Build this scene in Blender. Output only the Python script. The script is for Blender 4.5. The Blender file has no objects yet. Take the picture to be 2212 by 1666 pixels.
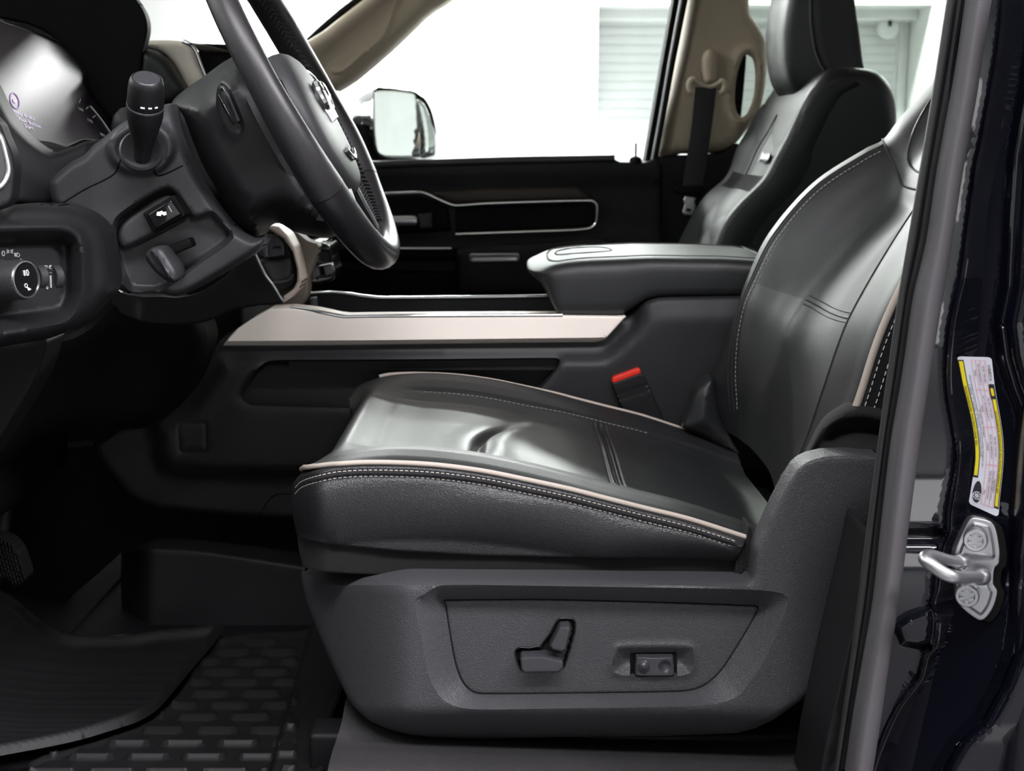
import bpy, bmesh, math, random
import numpy as np
from mathutils import Vector, Matrix
from mathutils.geometry import delaunay_2d_cdt
random.seed(7)
SC = bpy.context.scene
COL = SC.collection
W, H, F = 2212, 1666, 2850.0
CX, CY, HOR = 1106.0, 833.0, 312.0
CAMZ = 1.45
PITCH = math.atan((CY - HOR) / F)
CP, SP = math.cos(PITCH), math.sin(PITCH)

# ---------------------------------------------------------------- measuring: photo position + distance -> point in the place
def dirs(x, y):
    u = (np.asarray(x, float) - CX) / F
    v = (CY - np.asarray(y, float)) / F
    return u, CP + v * SP, -SP + v * CP

def P(x, y, Y):
    dx, dy, dz = dirs(x, y)
    t = Y / dy
    return Vector((float(dx * t), float(Y), float(CAMZ + dz * t)))

def PA(x, y, Y):
    dx, dy, dz = dirs(x, y)
    t = np.asarray(Y, float) / dy
    return np.stack([dx * t, dy * t, CAMZ + dz * t], -1)

def Pz(x, y, Z):
    dx, dy, dz = dirs(x, y)
    t = (Z - CAMZ) / dz
    return Vector((float(dx * t), float(dy * t), float(Z)))

def plane(p0, n):
    n = Vector(n).normalized(); k = p0.x * n.x + p0.y * n.y + (p0.z - CAMZ) * n.z
    def f(x, y):
        dx, dy, dz = dirs(x, y)
        t = k / (dx * n.x + dy * n.y + dz * n.z)
        return dy * t
    return f

def lat(pt, Y0, Y1):
    """same X and Z, other distance: where it falls in the photo"""
    p = P(pt[0], pt[1], Y0)
    return proj(Vector((p.x, Y1, p.z)))

def proj(p):
    z = p.z - CAMZ
    f = p.y * CP - z * SP
    up = p.y * SP + z * CP
    return (CX + F * p.x / f, CY - F * up / f)

# ---------------------------------------------------------------- curves
def catmull(a, n, closed=False):
    a = np.asarray(a, float); k = len(a)
    if k < 3 and not closed:
        t = np.linspace(0, 1, n * (k - 1) + 1)[:, None]
        return a[0] * (1 - t) + a[-1] * t
    if closed:
        idx = [(i - 1, i, i + 1, i + 2) for i in range(k)]
    else:
        idx = [(i - 1, i, i + 1, i + 2) for i in range(k - 1)]
    out = []
    for (i0, i1, i2, i3) in idx:
        if closed:
            p0, p1, p2, p3 = a[i0 % k], a[i1 % k], a[i2 % k], a[i3 % k]
        else:
            p1, p2 = a[i1], a[i2]
            p0 = a[i0] if i0 >= 0 else 2 * p1 - p2
            p3 = a[i3] if i3 < k else 2 * p2 - p1
        d1 = np.linalg.norm(p2 - p1) + 1e-9
        m1 = (p2 - p0) * .5; m2 = (p3 - p1) * .5
        for m in (m1, m2):
            l = np.linalg.norm(m)
            if l > 1.0 * d1: m *= d1 / l
        for j in range(n):
            t = j / n; t2 = t * t; t3 = t2 * t
            out.append((2*t3-3*t2+1)*p1 + (t3-2*t2+t)*m1 + (-2*t3+3*t2)*p2 + (t3-t2)*m2)
    if not closed: out.append(a[-1])
    return np.array(out)

def sm(pts, n=6, closed=True):
    return catmull(pts, n, closed)

def resample(a, sp, closed=False):
    a = np.asarray(a, float)
    if closed: a = np.vstack([a, a[:1]])
    seg = np.linalg.norm(np.diff(a, axis=0), axis=1)
    out = []
    for i, l in enumerate(seg):
        k = max(1, int(math.ceil(l / sp - 1e-6)))
        for j in range(k): out.append(a[i] + (a[i+1] - a[i]) * j / k)
    if not closed: out.append(a[-1])
    out = np.array(out)
    keep = [0]
    for i in range(1, len(out)):
        if np.linalg.norm(out[i] - out[keep[-1]]) > sp * .25: keep.append(i)
    if closed and len(keep) > 3 and np.linalg.norm(out[keep[-1]] - out[0]) < sp * .25: keep.pop()
    return out[keep]

def inpoly(x, y, poly):
    x = np.asarray(x, float); y = np.asarray(y, float); r = np.zeros(x.shape, bool)
    px, py = poly[:, 0], poly[:, 1]
    for i in range(len(poly)):
        j = i - 1
        c = (py[i] > y) != (py[j] > y)
        if c.any():
            xi = (px[j] - px[i]) * (y - py[i]) / (py[j] - py[i] + 1e-12) + px[i]
            r ^= c & (x < xi)
    return r

def dist(x, y, poly, closed=True):
    x = np.asarray(x, float).ravel(); y = np.asarray(y, float).ravel()
    a = np.asarray(poly, float); b = np.roll(a, -1, 0)
    if not closed: a, b = a[:-1], b[:-1]
    best = np.full(x.shape, 1e9)
    for (p, q) in zip(a, b):
        d = q - p; L = d @ d + 1e-12
        t = np.clip(((x - p[0]) * d[0] + (y - p[1]) * d[1]) / L, 0, 1)
        best = np.minimum(best, (x - p[0] - t * d[0])**2 + (y - p[1] - t * d[1])**2)
    return np.sqrt(best)

def inset(poly, w, sp=4):
    p = resample(poly, sp, True); tg = np.roll(p, -1, 0) - np.roll(p, 1, 0); tg /= (np.linalg.norm(tg, axis=1)[:, None] + 1e-9)
    ar = .5 * np.sum(p[:, 0] * np.roll(p[:, 1], -1) - np.roll(p[:, 0], -1) * p[:, 1])
    q = p + np.stack([-tg[:, 1], tg[:, 0]], 1) * (w if ar > 0 else -w)
    poly = np.asarray(poly, float)
    d = dist(q[:, 0], q[:, 1], poly)
    q = q[d > abs(w) * .93]
    return np.vstack([q, q[:1]]) if len(q) else q
def loops(poly, ws):
    poly = np.asarray(poly, float)
    r = [np.vstack([poly, poly[:1]]) if w == 0 else inset(poly, w) for w in ws]
    return [c for c in r if len(c) > 4]
def interp(x, xs, ys): return np.interp(x, xs, ys)
def sstep(a, b, x):
    t = np.clip((np.asarray(x, float) - a) / (b - a), 0, 1); return t * t * (3 - 2 * t)

# ---------------------------------------------------------------- objects
def tag(o, label=None, cat=None, group=None, kind=None):
    if label: o['label'] = label
    if cat: o['category'] = cat
    if group: o['group'] = group
    if kind: o['kind'] = kind
    return o

def thing(name, label, cat, base, group=None):
    o = bpy.data.objects.new(name, None); COL.objects.link(o)
    o.location = base; o.empty_display_size = .05
    return tag(o, label, cat, group, 'thing')

def link(name, me, mat, parent=None, smooth=True, ang=38):
    if mat is not None and not me.materials: me.materials.append(mat)
    o = bpy.data.objects.new(name, me); COL.objects.link(o)
    if smooth:
        me.polygons.foreach_set('use_smooth', [True] * len(me.polygons))
        try: me.set_sharp_from_angle(angle=math.radians(ang))
        except Exception: pass
    me.update()
    if parent is not None:
        o.parent = parent
        if parent.type == 'EMPTY': o.location = -Vector(parent.location)
    return o

def mesh(name, V, Fc, mat, parent=None, smooth=True, ang=38):
    me = bpy.data.meshes.new(name)
    me.from_pydata([tuple(v) for v in V], [], [tuple(f) for f in Fc])
    me.validate()
    return link(name, me, mat, parent, smooth, ang)

def fixn(me):
    bm = bmesh.new(); bm.from_mesh(me)
    bmesh.ops.recalc_face_normals(bm, faces=bm.faces); bm.to_mesh(me); bm.free()

class MB:
    """collects shapes into one mesh"""
    def __init__(s): s.V = []; s.F = []
    def put(s, V, Fc):
        b = len(s.V); s.V += [tuple(v) for v in V]; s.F += [tuple(i + b for i in f) for f in Fc]
    def build(s, name, mat, parent=None, smooth=True, ang=38, fix=True):
        me = bpy.data.meshes.new(name); me.from_pydata(s.V, [], s.F); me.validate()
        if fix: fixn(me)
        return link(name, me, mat, parent, smooth, ang)

def relief(name, out, mat, parent=None, Y=1.2, hf=None, sp=12, er=8, eh=.006, holes=(), cre=(), thick=.02, ang=38, cg=.45):
    """a moulded panel: outline, its distance (number or function), swelling hf, rounded edge, real thickness behind"""
    Yf = Y if callable(Y) else (lambda x, y: np.full(np.shape(x), float(Y)))
    rs = min(sp * .8, max(er * .9, 3))
    out = resample(out, rs, True)
    area = .5 * np.sum(out[:, 0] * np.roll(out[:, 1], -1) - np.roll(out[:, 0], -1) * out[:, 1])
    if area < 0: out = out[::-1]
    holes = [resample(h, rs, True) for h in holes]
    cre = [resample(c, rs, False) for c in cre]
    pts = [out]; edges = []; base = len(out)
    edges += [(i, (i + 1) % base) for i in range(base)]
    for h in holes:
        pts.append(h); n = len(h); edges += [(base + i, base + (i + 1) % n) for i in range(n)]; base += n
    for c in cre:
        m = inpoly(c[:, 0], c[:, 1], out) & (dist(c[:, 0], c[:, 1], out) > 1.0)
        for h in holes: m &= ~inpoly(c[:, 0], c[:, 1], h)
        run = []
        for i in range(len(c)):
            if m[i]:
                if run and run[-1][0] == i - 1: edges.append((run[-1][1], base))
                run.append((i, base)); pts.append(c[i:i+1]); base += 1
    free = []
    if er > 0:
        tg = np.roll(out, -1, 0) - np.roll(out, 1, 0); tg /= (np.linalg.norm(tg, axis=1)[:, None] + 1e-9)
        nr = np.stack([-tg[:, 1], tg[:, 0]], 1)
        for f in (.12, .35, .65, 1.0):
            q = out + nr * er * f
            ok = inpoly(q[:, 0], q[:, 1], out) & (dist(q[:, 0], q[:, 1], out) > er * f * .9)
            free.append(q[ok])
    x0, y0 = out.min(0); x1, y1 = out.max(0)
    gx, gy = np.meshgrid(np.arange(x0, x1, sp), np.arange(y0, y1, sp * .87))
    gx = gx + (np.arange(gx.shape[0]) % 2)[:, None] * sp * .5
    g = np.stack([gx.ravel(), gy.ravel()], 1)
    ok = inpoly(g[:, 0], g[:, 1], out)
    g = g[ok]; g = g[dist(g[:, 0], g[:, 1], out) > max(er * 1.25, sp * .45)]
    free.append(g)
    free = np.vstack(free)
    for h in holes:
        if len(free):
            free = free[~inpoly(free[:, 0], free[:, 1], h)]
            if len(free): free = free[dist(free[:, 0], free[:, 1], h) > sp * .3]
    for c in cre:
        if len(free): free = free[dist(free[:, 0], free[:, 1], c, False) > sp * cg]
    allp = np.vstack(pts + [free]) if len(free) else np.vstack(pts)
    res = delaunay_2d_cdt([Vector((float(a), float(b))) for a, b in allp], edges, [], 0, 1e-4)
    V2 = np.array([(v.x, v.y) for v in res[0]]); tri = np.array([f for f in res[2]])
    cen = V2[tri].mean(1)
    ok = inpoly(cen[:, 0], cen[:, 1], out)
    for h in holes: ok &= ~inpoly(cen[:, 0], cen[:, 1], h)
    tri = tri[ok]
    def yat(x, y):
        x = np.atleast_1d(np.asarray(x, float)); y = np.atleast_1d(np.asarray(y, float))
        d = dist(x, y, out)
        q = np.clip(d / er, 0, 1) if er > 0 else np.ones(len(x))
        yy = Yf(x, y) + eh * (1 - np.sqrt(np.clip(1 - (1 - q)**2, 0, 1)))
        if hf is not None: yy = yy + hf(x, y, d)
        return yy
    V3 = PA(V2[:, 0], V2[:, 1], yat(V2[:, 0], V2[:, 1]))
    e1 = V3[tri[:, 1]] - V3[tri[:, 0]]; e2 = V3[tri[:, 2]] - V3[tri[:, 0]]
    fl = np.cross(e1, e2)[:, 1] > 0
    tri[fl] = tri[fl][:, ::-1]
    used = np.unique(tri); rem = -np.ones(len(V3), int); rem[used] = np.arange(len(used))
    V3 = V3[used]; tri = rem[tri]
    Fc = [tuple(int(i) for i in t) for t in tri]
    V = [tuple(v) for v in V3]
    if thick:
        cnt = {}
        for t in Fc:
            for a, b in ((t[0], t[1]), (t[1], t[2]), (t[2], t[0])):
                cnt[(a, b)] = 1
        m = {}
        for (a, b) in list(cnt):
            if (b, a) not in cnt:
                for i in (a, b):
                    if i not in m:
                        m[i] = len(V); V.append((V[i][0], V[i][1] + thick, V[i][2]))
                Fc.append((b, a, m[a], m[b]))
    o = mesh(name, V, Fc, mat, parent, True, ang)
    o_y[o.name] = yat
    return o
o_y = {}

def on(o, pts, lift=.0, n=4, closed=False, raw=False):
    p = np.asarray(pts, float) if raw else catmull(pts, n, closed)
    y = o_y[o.name](p[:, 0], p[:, 1]) - lift
    return [Vector(q) for q in PA(p[:, 0], p[:, 1], y)]

def gridmesh(A, cu=False, cv=False):
    m, n = A.shape[:2]
    V = A.reshape(-1, 3); Fc = []
    for i in range(m if cu else m - 1):
        for j in range(n if cv else n - 1):
            a = i * n + j; b = i * n + (j + 1) % n
            c = ((i + 1) % m) * n + (j + 1) % n; d = ((i + 1) % m) * n + j
            Fc.append((a, b, c, d))
    return V, Fc

def up2(rows, nu, nv, cu=False, cv=False):
    A = np.array([[tuple(p) for p in r] for r in rows], float)
    if nv > 1: A = np.stack([catmull(r, nv, cv) for r in A])
    if nu > 1: A = np.stack([catmull(A[:, j], nu, cu) for j in range(A.shape[1])], 1)
    return A

def loft(name, rows, mat, parent=None, nu=4, nv=4, cu=False, cv=False, caps=False, ang=50):
    A = up2(rows, nu, nv, cu, cv)
    V, Fc = gridmesh(A, cu, cv)
    V = [tuple(v) for v in V]
    if caps:
        n = A.shape[1]
        Fc.append(tuple(range(n - 1, -1, -1))); k = (A.shape[0] - 1) * n
        Fc.append(tuple(range(k, k + n)))
    me = bpy.data.meshes.new(name); me.from_pydata(V, [], Fc); me.validate(); fixn(me)
    return link(name, me, mat, parent, True, ang)

def tube_vf(pts, r, seg=10, closed=False, flat=1.0, up=None, caps=True):
    pts = [Vector(p) for p in pts]; n = len(pts)
    rr = r if hasattr(r, '__len__') else [r] * n
    V = []; Fc = []; nrm = None
    for i in range(n):
        a = pts[(i - 1) % n] if (closed or i > 0) else pts[i]
        b = pts[(i + 1) % n] if (closed or i < n - 1) else pts[i]
        t = (b - a).normalized()
        if up is not None: nrm = Vector(up)
        elif nrm is None: nrm = Vector((0, 0, 1)) if abs(t.z) < .8 else Vector((1, 0, 0))
        nrm = (nrm - t * nrm.dot(t)).normalized(); bi = t.cross(nrm)
        for k in range(seg):
            w = 2 * math.pi * k / seg
            V.append(pts[i] + nrm * math.cos(w) * rr[i] * flat + bi * math.sin(w) * rr[i])
    for i in range(n if closed else n - 1):
        for k in range(seg):
            a = i * seg + k; b = i * seg + (k + 1) % seg; j = (i + 1) % n
            Fc.append((a, b, j * seg + (k + 1) % seg, j * seg + k))
    if caps and not closed:
        Fc.append(tuple(range(seg - 1, -1, -1))); Fc.append(tuple(range((n - 1) * seg, n * seg)))
    return V, Fc

def tube(name, pts, r, mat, parent=None, seg=10, closed=False, flat=1.0, up=None, n=0):
    if n:
        pts = [Vector(p) for p in catmull([tuple(p) for p in pts], n, closed)]
        if hasattr(r, '__len__'):
            r = list(catmull([(a, 0) for a in r], n, closed)[:, 0])
    mb = MB(); mb.put(*tube_vf(pts, r, seg, closed, flat, up)); return mb.build(name, mat, parent, ang=60)

def stitch_vf(mb, path, L=.005, gap=.0022, r=.0007):
    a = resample([tuple(p) for p in path], .0008)
    seg = np.linalg.norm(np.diff(a, axis=0), axis=1); s = np.concatenate([[0], np.cumsum(seg)])
    t = 0.0
    while t + L < s[-1]:
        q = [Vector([np.interp(t + L * f, s, a[:, k]) for k in range(3)]) for f in (0, .33, .67, 1)]
        mb.put(*tube_vf(q, [r * .6, r, r, r * .6], 5)); t += L + gap

def lathe_vf(prof, O, ax, seg=32, sx=1.0, ref=None):
    O = Vector(O); ax = Vector(ax).normalized()
    e = Vector(ref) if ref else (Vector((0, 0, 1)) if abs(ax.z) < .8 else Vector((1, 0, 0)))
    e1 = (e - ax * e.dot(ax)).normalized(); e2 = ax.cross(e1)
    V = []; Fc = []
    for (r, h) in prof:
        for k in range(seg):
            w = 2 * math.pi * k / seg
            V.append(O + ax * h + (e1 * math.cos(w) + e2 * math.sin(w) * sx) * r)
    for i in range(len(prof) - 1):
        for k in range(seg):
            Fc.append((i*seg+k, i*seg+(k+1)%seg, (i+1)*seg+(k+1)%seg, (i+1)*seg+k))
    Fc.append(tuple(range(seg - 1, -1, -1))); Fc.append(tuple(range((len(prof)-1)*seg, len(prof)*seg)))
    return V, Fc

def lathe(name, prof, O, ax, mat, parent=None, seg=32, ang=35, ref=None):
    mb = MB(); mb.put(*lathe_vf(prof, O, ax, seg, ref=ref)); return mb.build(name, mat, parent, ang=ang)

def box_vf(c, s, R=None):
    V = []
    for z in (-.5, .5):
        for y in (-.5, .5):
            for x in (-.5, .5):
                v = Vector((x * s[0], y * s[1], z * s[2]))
                if R is not None: v = R @ v
                V.append(Vector(c) + v)
    return V, [(0,2,3,1),(4,5,7,6),(0,1,5,4),(2,6,7,3),(0,4,6,2),(1,3,7,5)]

def bevel_me(me, w, seg=3):
    bm = bmesh.new(); bm.from_mesh(me)
    bmesh.ops.recalc_face_normals(bm, faces=bm.faces)
    es = [e for e in bm.edges if len(e.link_faces) == 2 and e.calc_face_angle(0) > .35]
    bmesh.ops.bevel(bm, geom=es, offset=w, segments=seg, profile=.5, affect='EDGES', clamp_overlap=True)
    bm.to_mesh(me); bm.free()

def rbox(name, c, s, mat, parent=None, bev=.004, R=None, seg=3):
    me = bpy.data.meshes.new(name); V, Fc = box_vf(c, s, R)
    me.from_pydata([tuple(v) for v in V], [], Fc)
    if bev: bevel_me(me, bev, seg)
    else: fixn(me)
    return link(name, me, mat, parent, True, 40)

def box2(name, a, b, mat, parent=None, bev=0):
    a = Vector(a); b = Vector(b)
    s = b - a
    return rbox(name, (a + b) / 2, (abs(s.x), abs(s.y), abs(s.z)), mat, parent, bev)

def prism(name, pts, ext, mat, parent=None, bev=.0, seg=3, ang=38):
    """closed outline of points swept along a vector"""
    pts = [Vector(p) for p in pts]; n = len(pts); ext = Vector(ext)
    V = [tuple(p) for p in pts] + [tuple(p + ext) for p in pts]
    Fc = [tuple(range(n)), tuple(range(2*n-1, n-1, -1))] + [(i, i+n, (i+1)%n+n, (i+1)%n) for i in range(n)]
    me = bpy.data.meshes.new(name); me.from_pydata(V, [], Fc); me.validate()
    if bev: bevel_me(me, bev, seg)
    else: fixn(me)
    return link(name, me, mat, parent, True, ang)

def pillow_vf(outl, prof, warp):
    """outline in a plane, stepped inwards by prof=[(inset, h)...], placed by warp(x, y, h)"""
    o = np.asarray(outl, float)
    tg = np.roll(o, -1, 0) - np.roll(o, 1, 0); tg /= (np.linalg.norm(tg, axis=1)[:, None] + 1e-9)
    ar = .5 * np.sum(o[:, 0] * np.roll(o[:, 1], -1) - np.roll(o[:, 0], -1) * o[:, 1])
    nr = np.stack([-tg[:, 1], tg[:, 0]], 1) * (1 if ar > 0 else -1)
    c = o.mean(0); n = len(o); V = []; Fc = []
    for (ins, h) in prof:
        if ins >= 0: q = o + nr * ins
        V += [warp(a, b, h) for a, b in q]
    k = len(prof)
    base = o + nr * prof[-1][0]; h = prof[-1][1]
    for f in (.75, .5, .25):
        V += [warp(c[0] + (a - c[0]) * f, c[1] + (b - c[1]) * f, h) for a, b in base]; k += 1
    for i in range(k - 1):
        for j in range(n):
            Fc.append((i*n+j, i*n+(j+1)%n, (i+1)*n+(j+1)%n, (i+1)*n+j))
    V.append(warp(c[0], c[1], h)); q = len(V) - 1
    for j in range(n): Fc.append(((k-1)*n+j, (k-1)*n+(j+1)%n, q))
    Fc.append(tuple(range(n - 1, -1, -1)))
    return V, Fc

def text_vf(s, size, align='CENTER'):
    cu = bpy.data.curves.new('t', 'FONT'); cu.body = s; cu.size = size; cu.align_x = align; cu.align_y = 'CENTER'
    cu.resolution_u = 3
    o = bpy.data.objects.new('t', cu); COL.objects.link(o)
    dg = bpy.context.evaluated_depsgraph_get(); dg.update()
    me = bpy.data.meshes.new_from_object(o.evaluated_get(dg))
    V = [tuple(v.co) for v in me.vertices]; Fc = [tuple(p.vertices) for p in me.polygons]
    bpy.data.objects.remove(o); bpy.data.curves.remove(cu); bpy.data.meshes.remove(me)
    return V, Fc

# ---------------------------------------------------------------- materials
def M(name, col, rough=.5, metal=0., spec=.5, bump=None, coat=0., emit=None, es=0., sheen=0., var=0., alpha=None, two=None):
    m = bpy.data.materials.new(name); m.use_nodes = True; nt = m.node_tree; N = nt.nodes; L = nt.links
    b = N['Principled BSDF']
    b.inputs['Base Color'].default_value = (*col, 1); b.inputs['Roughness'].default_value = rough
    b.inputs['Metallic'].default_value = metal; b.inputs['Specular IOR Level'].default_value = spec
    b.inputs['Coat Weight'].default_value = coat; b.inputs['Coat Roughness'].default_value = .04
    if sheen: b.inputs['Sheen Weight'].default_value = sheen
    if emit: b.inputs['Emission Color'].default_value = (*emit, 1); b.inputs['Emission Strength'].default_value = es
    tc = N.new('ShaderNodeTexCoord')
    if var:
        no = N.new('ShaderNodeTexNoise'); no.inputs['Scale'].default_value = 9; no.inputs['Detail'].default_value = 5
        L.new(tc.outputs['Object'], no.inputs['Vector'])
        mx = N.new('ShaderNodeMix'); mx.data_type = 'RGBA'
        mx.inputs[6].default_value = (*[c * (1 - var) for c in col], 1); mx.inputs[7].default_value = (*[min(1, c * (1 + var)) for c in col], 1)
        L.new(no.outputs['Fac'], mx.inputs[0]); L.new(mx.outputs[2], b.inputs['Base Color'])
    if bump:
        kind, scale, st, ds = bump
        bp = N.new('ShaderNodeBump'); bp.inputs['Strength'].default_value = st; bp.inputs['Distance'].default_value = ds
        if kind == 'grain':
            nz = N.new('ShaderNodeTexNoise'); nz.inputs['Scale'].default_value = scale * .35; nz.inputs['Detail'].default_value = 3
            L.new(tc.outputs['Object'], nz.inputs['Vector'])
            ad = N.new('ShaderNodeVectorMath'); ad.operation = 'MULTIPLY_ADD'
            ad.inputs[1].default_value = (.006, .006, .006); L.new(nz.outputs['Color'], ad.inputs[0]); L.new(tc.outputs['Object'], ad.inputs[2])
            vo = N.new('ShaderNodeTexVoronoi'); vo.feature = 'DISTANCE_TO_EDGE'; vo.inputs['Scale'].default_value = scale
            L.new(ad.outputs[0], vo.inputs['Vector'])
            rp = N.new('ShaderNodeMapRange'); rp.inputs[1].default_value = 0; rp.inputs[2].default_value = .35
            L.new(vo.outputs['Distance'], rp.inputs[0]); L.new(rp.outputs[0], bp.inputs['Height'])
        elif kind == 'noise':
            nz = N.new('ShaderNodeTexNoise'); nz.inputs['Scale'].default_value = scale; nz.inputs['Detail'].default_value = 2
            L.new(tc.outputs['Object'], nz.inputs['Vector']); L.new(nz.outputs['Fac'], bp.inputs['Height'])
        elif kind == 'twill':
            mp = N.new('ShaderNodeMapping'); mp.inputs['Rotation'].default_value = (0, math.radians(40), 0)
            L.new(tc.outputs['Object'], mp.inputs['Vector'])
            wv = N.new('ShaderNodeTexWave'); wv.inputs['Scale'].default_value = scale; wv.bands_direction = 'X'
            wv.inputs['Distortion'].default_value = .6
            L.new(mp.outputs[0], wv.inputs['Vector']); L.new(wv.outputs['Fac'], bp.inputs['Height'])
        elif kind in ('perf', 'perfz'):
            br = N.new('ShaderNodeTexBrick'); br.inputs['Scale'].default_value = scale
            br.inputs['Color1'].default_value = (1,1,1,1); br.inputs['Color2'].default_value = (.85,.85,.85,1); br.inputs['Mortar'].default_value = (0,0,0,1)
            br.inputs['Mortar Size'].default_value = .06; br.inputs['Mortar Smooth'].default_value = .4
            br.inputs['Brick Width'].default_value = .55; br.inputs['Row Height'].default_value = .3
            src = tc.outputs['Object']
            if kind == 'perfz':
                sx = N.new('ShaderNodeSeparateXYZ'); cx = N.new('ShaderNodeCombineXYZ'); L.new(src, sx.inputs[0])
                L.new(sx.outputs[1], cx.inputs[0]); L.new(sx.outputs[2], cx.inputs[1]); src = cx.outputs[0]
            L.new(src, br.inputs['Vector']); L.new(br.outputs['Color'], bp.inputs['Height'])
            mx = N.new('ShaderNodeMix'); mx.data_type = 'RGBA'
            mx.inputs[6].default_value = (*[c * .55 for c in col], 1); mx.inputs[7].default_value = (*col, 1)
            L.new(br.outputs['Color'], mx.inputs[0]); L.new(mx.outputs[2], b.inputs['Base Color'])
            mm = N.new('ShaderNodeMath'); mm.operation = 'MULTIPLY_ADD'; mm.inputs[1].default_value = spec * .6; mm.inputs[2].default_value = spec * .4; L.new(br.outputs['Color'], mm.inputs[0]); L.new(mm.outputs[0], b.inputs['Specular IOR Level'])
        elif kind == 'wood':
            mp = N.new('ShaderNodeMapping'); mp.inputs['Scale'].default_value = (1, 1, 14)
            L.new(tc.outputs['Object'], mp.inputs['Vector'])
            nz = N.new('ShaderNodeTexNoise'); nz.inputs['Scale'].default_value = scale; nz.inputs['Detail'].default_value = 5
            L.new(mp.outputs[0], nz.inputs['Vector']); L.new(nz.outputs['Fac'], bp.inputs['Height'])
            mx = N.new('ShaderNodeMix'); mx.data_type = 'RGBA'
            mx.inputs[6].default_value = (*[c * .5 for c in col], 1); mx.inputs[7].default_value = (*[c * 1.5 for c in col], 1)
            L.new(nz.outputs['Fac'], mx.inputs[0]); L.new(mx.outputs[2], b.inputs['Base Color'])
        L.new(bp.outputs[0], b.inputs['Normal'])
    return m

def Mglass(name, tint, refl=1.0):
    m = bpy.data.materials.new(name); m.use_nodes = True; nt = m.node_tree; N = nt.nodes; L = nt.links
    N.remove(N['Principled BSDF']); out = N['Material Output']
    tr = N.new('ShaderNodeBsdfTransparent'); tr.inputs[0].default_value = (*tint, 1)
    gl = N.new('ShaderNodeBsdfGlossy'); gl.inputs['Roughness'].default_value = .02
    fr = N.new('ShaderNodeFresnel'); fr.inputs[0].default_value = 1.35
    mx = N.new('ShaderNodeMixShader')
    L.new(fr.outputs[0], mx.inputs[0]); L.new(tr.outputs[0], mx.inputs[1]); L.new(gl.outputs[0], mx.inputs[2]); L.new(mx.outputs[0], out.inputs[0])
    return m

LEA = M('black grained leather', (.016, .016, .018), .40, spec=.5, bump=('grain', 420, .38, .0006))
LEAF = M('black smooth leather', (.015, .016, .017), .42, spec=.42, bump=('grain', 700, .16, .0004))
INS = M('perforated black leather', (.026, .028, .028), .37, spec=1.0, bump=('perf', 230, .38, .0005))
INZ = M('perforated black backrest leather', (.026, .028, .028), .37, spec=.9, bump=('perfz', 230, .34, .0005))
INZ2 = M('fine perforated black leather', (.020, .021, .022), .40, spec=.7, bump=('perfz', 420, .2, .0004))
LEAP = M('black satin leather', (.018, .019, .020), .5, spec=.28, bump=('grain', 700, .16, .0004))
THG = M('grey thread', (.24, .23, .22), .7)
FAB = M('black ribbed cloth', (.0105, .0105, .010), .85, spec=.2, bump=('twill', 420, .5, .0006), sheen=.03)
PLG = M('charcoal grained plastic', (.044, .044, .048), .48, spec=.4, bump=('grain', 430, .45, .0006), var=.06)
PLS = M('scuffed grey sill plastic', (.027, .026, .027), .5, spec=.35, bump=('grain', 430, .4, .0006), var=.3)
PLD = M('dark grey moulded plastic', (.030, .030, .033), .5, spec=.4, bump=('noise', 1400, .12, .0003))
PLB = M('black moulded plastic', (.0085, .0085, .0095), .5, spec=.25, bump=('noise', 1600, .1, .0003))
PLK = M('flat black plastic', (.004, .004, .004), .65, spec=.12)
CON = M('console moulded plastic', (.0145, .0145, .016), .52, spec=.3, bump=('noise', 1400, .12, .0003))
GLK = M('gloss black plastic', (.006, .006, .007), .12, spec=.5)
SWT = M('smooth switch plastic', (.035, .035, .04), .36, spec=.45)
TAN = M('satin champagne trim', (.88, .80, .725), .36, metal=.10, spec=.5)
BEI = M('beige moulded plastic', (.47, .40, .305), .6, spec=.3, bump=('noise', 900, .15, .0003))
TAN2 = M('satin bronze trim', (.36, .30, .26), .42, metal=.1, spec=.4)
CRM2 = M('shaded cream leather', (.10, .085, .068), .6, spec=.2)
CRM = M('cream dash leather', (.84, .77, .66), .55, spec=.3, bump=('grain', 500, .2, .0004))
PIP = M('taupe piping', (.40, .345, .30), .45, spec=.4)
THR = M('pale thread', (.50, .47, .43), .7)
THD = M('charcoal thread', (.07, .07, .07), .7)
CHR = M('bright chrome', (.86, .86, .88), .12, metal=1.)
SAT = M('satin silver metal', (.62, .62, .64), .36, metal=1.)
ZNC = M('zinc plated steel', (.46, .46, .48), .38, metal=1., var=.1)
WOOD = M('dark open pore wood', (.020, .014, .010), .45, spec=.4, bump=('wood', 30, .3, .0004))
RED = M('red push button plastic', (.62, .025, .012), .4, spec=.4)
NAVY = M('black blue metallic paint', (.0016, .0018, .005), .35, metal=.0, spec=.08, coat=1.0, bump=('noise', 300, .015, .0003))
SEAL = M('grey rubber seal', (.060, .056, .061), .62, spec=.35, bump=('noise', 2200, .2, .0002))
SEALD = M('dark rubber', (.018, .018, .019), .5, spec=.4)
RUB = M('black rubber mat', (.0085, .0085, .009), .5, spec=.25, bump=('noise', 700, .15, .0004))
CARP = M('black carpet', (.005, .005, .006), .95, spec=.1, bump=('noise', 900, .8, .001))
WEB = M('seat belt webbing', (.012, .012, .015), .6, bump=('twill', 300, .3, .0003))
WHT = M('white icon print', (.75, .75, .75), .5)
GRY = M('grey icon print', (.42, .42, .44), .5)
WALL = M('white painted wall', (.82, .84, .82), .7, spec=.2)
EPOX = M('grey sealed concrete', (.16, .16, .165), .35, spec=.4, var=.15)
SHUT = M('pale shutter slats', (.78, .81, .80), .5, spec=.3)
WALG = M('grey painted wall', (.30, .30, .30), .7, spec=.2)
LAB = M('white label film', (.62, .63, .70), .4)
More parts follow.
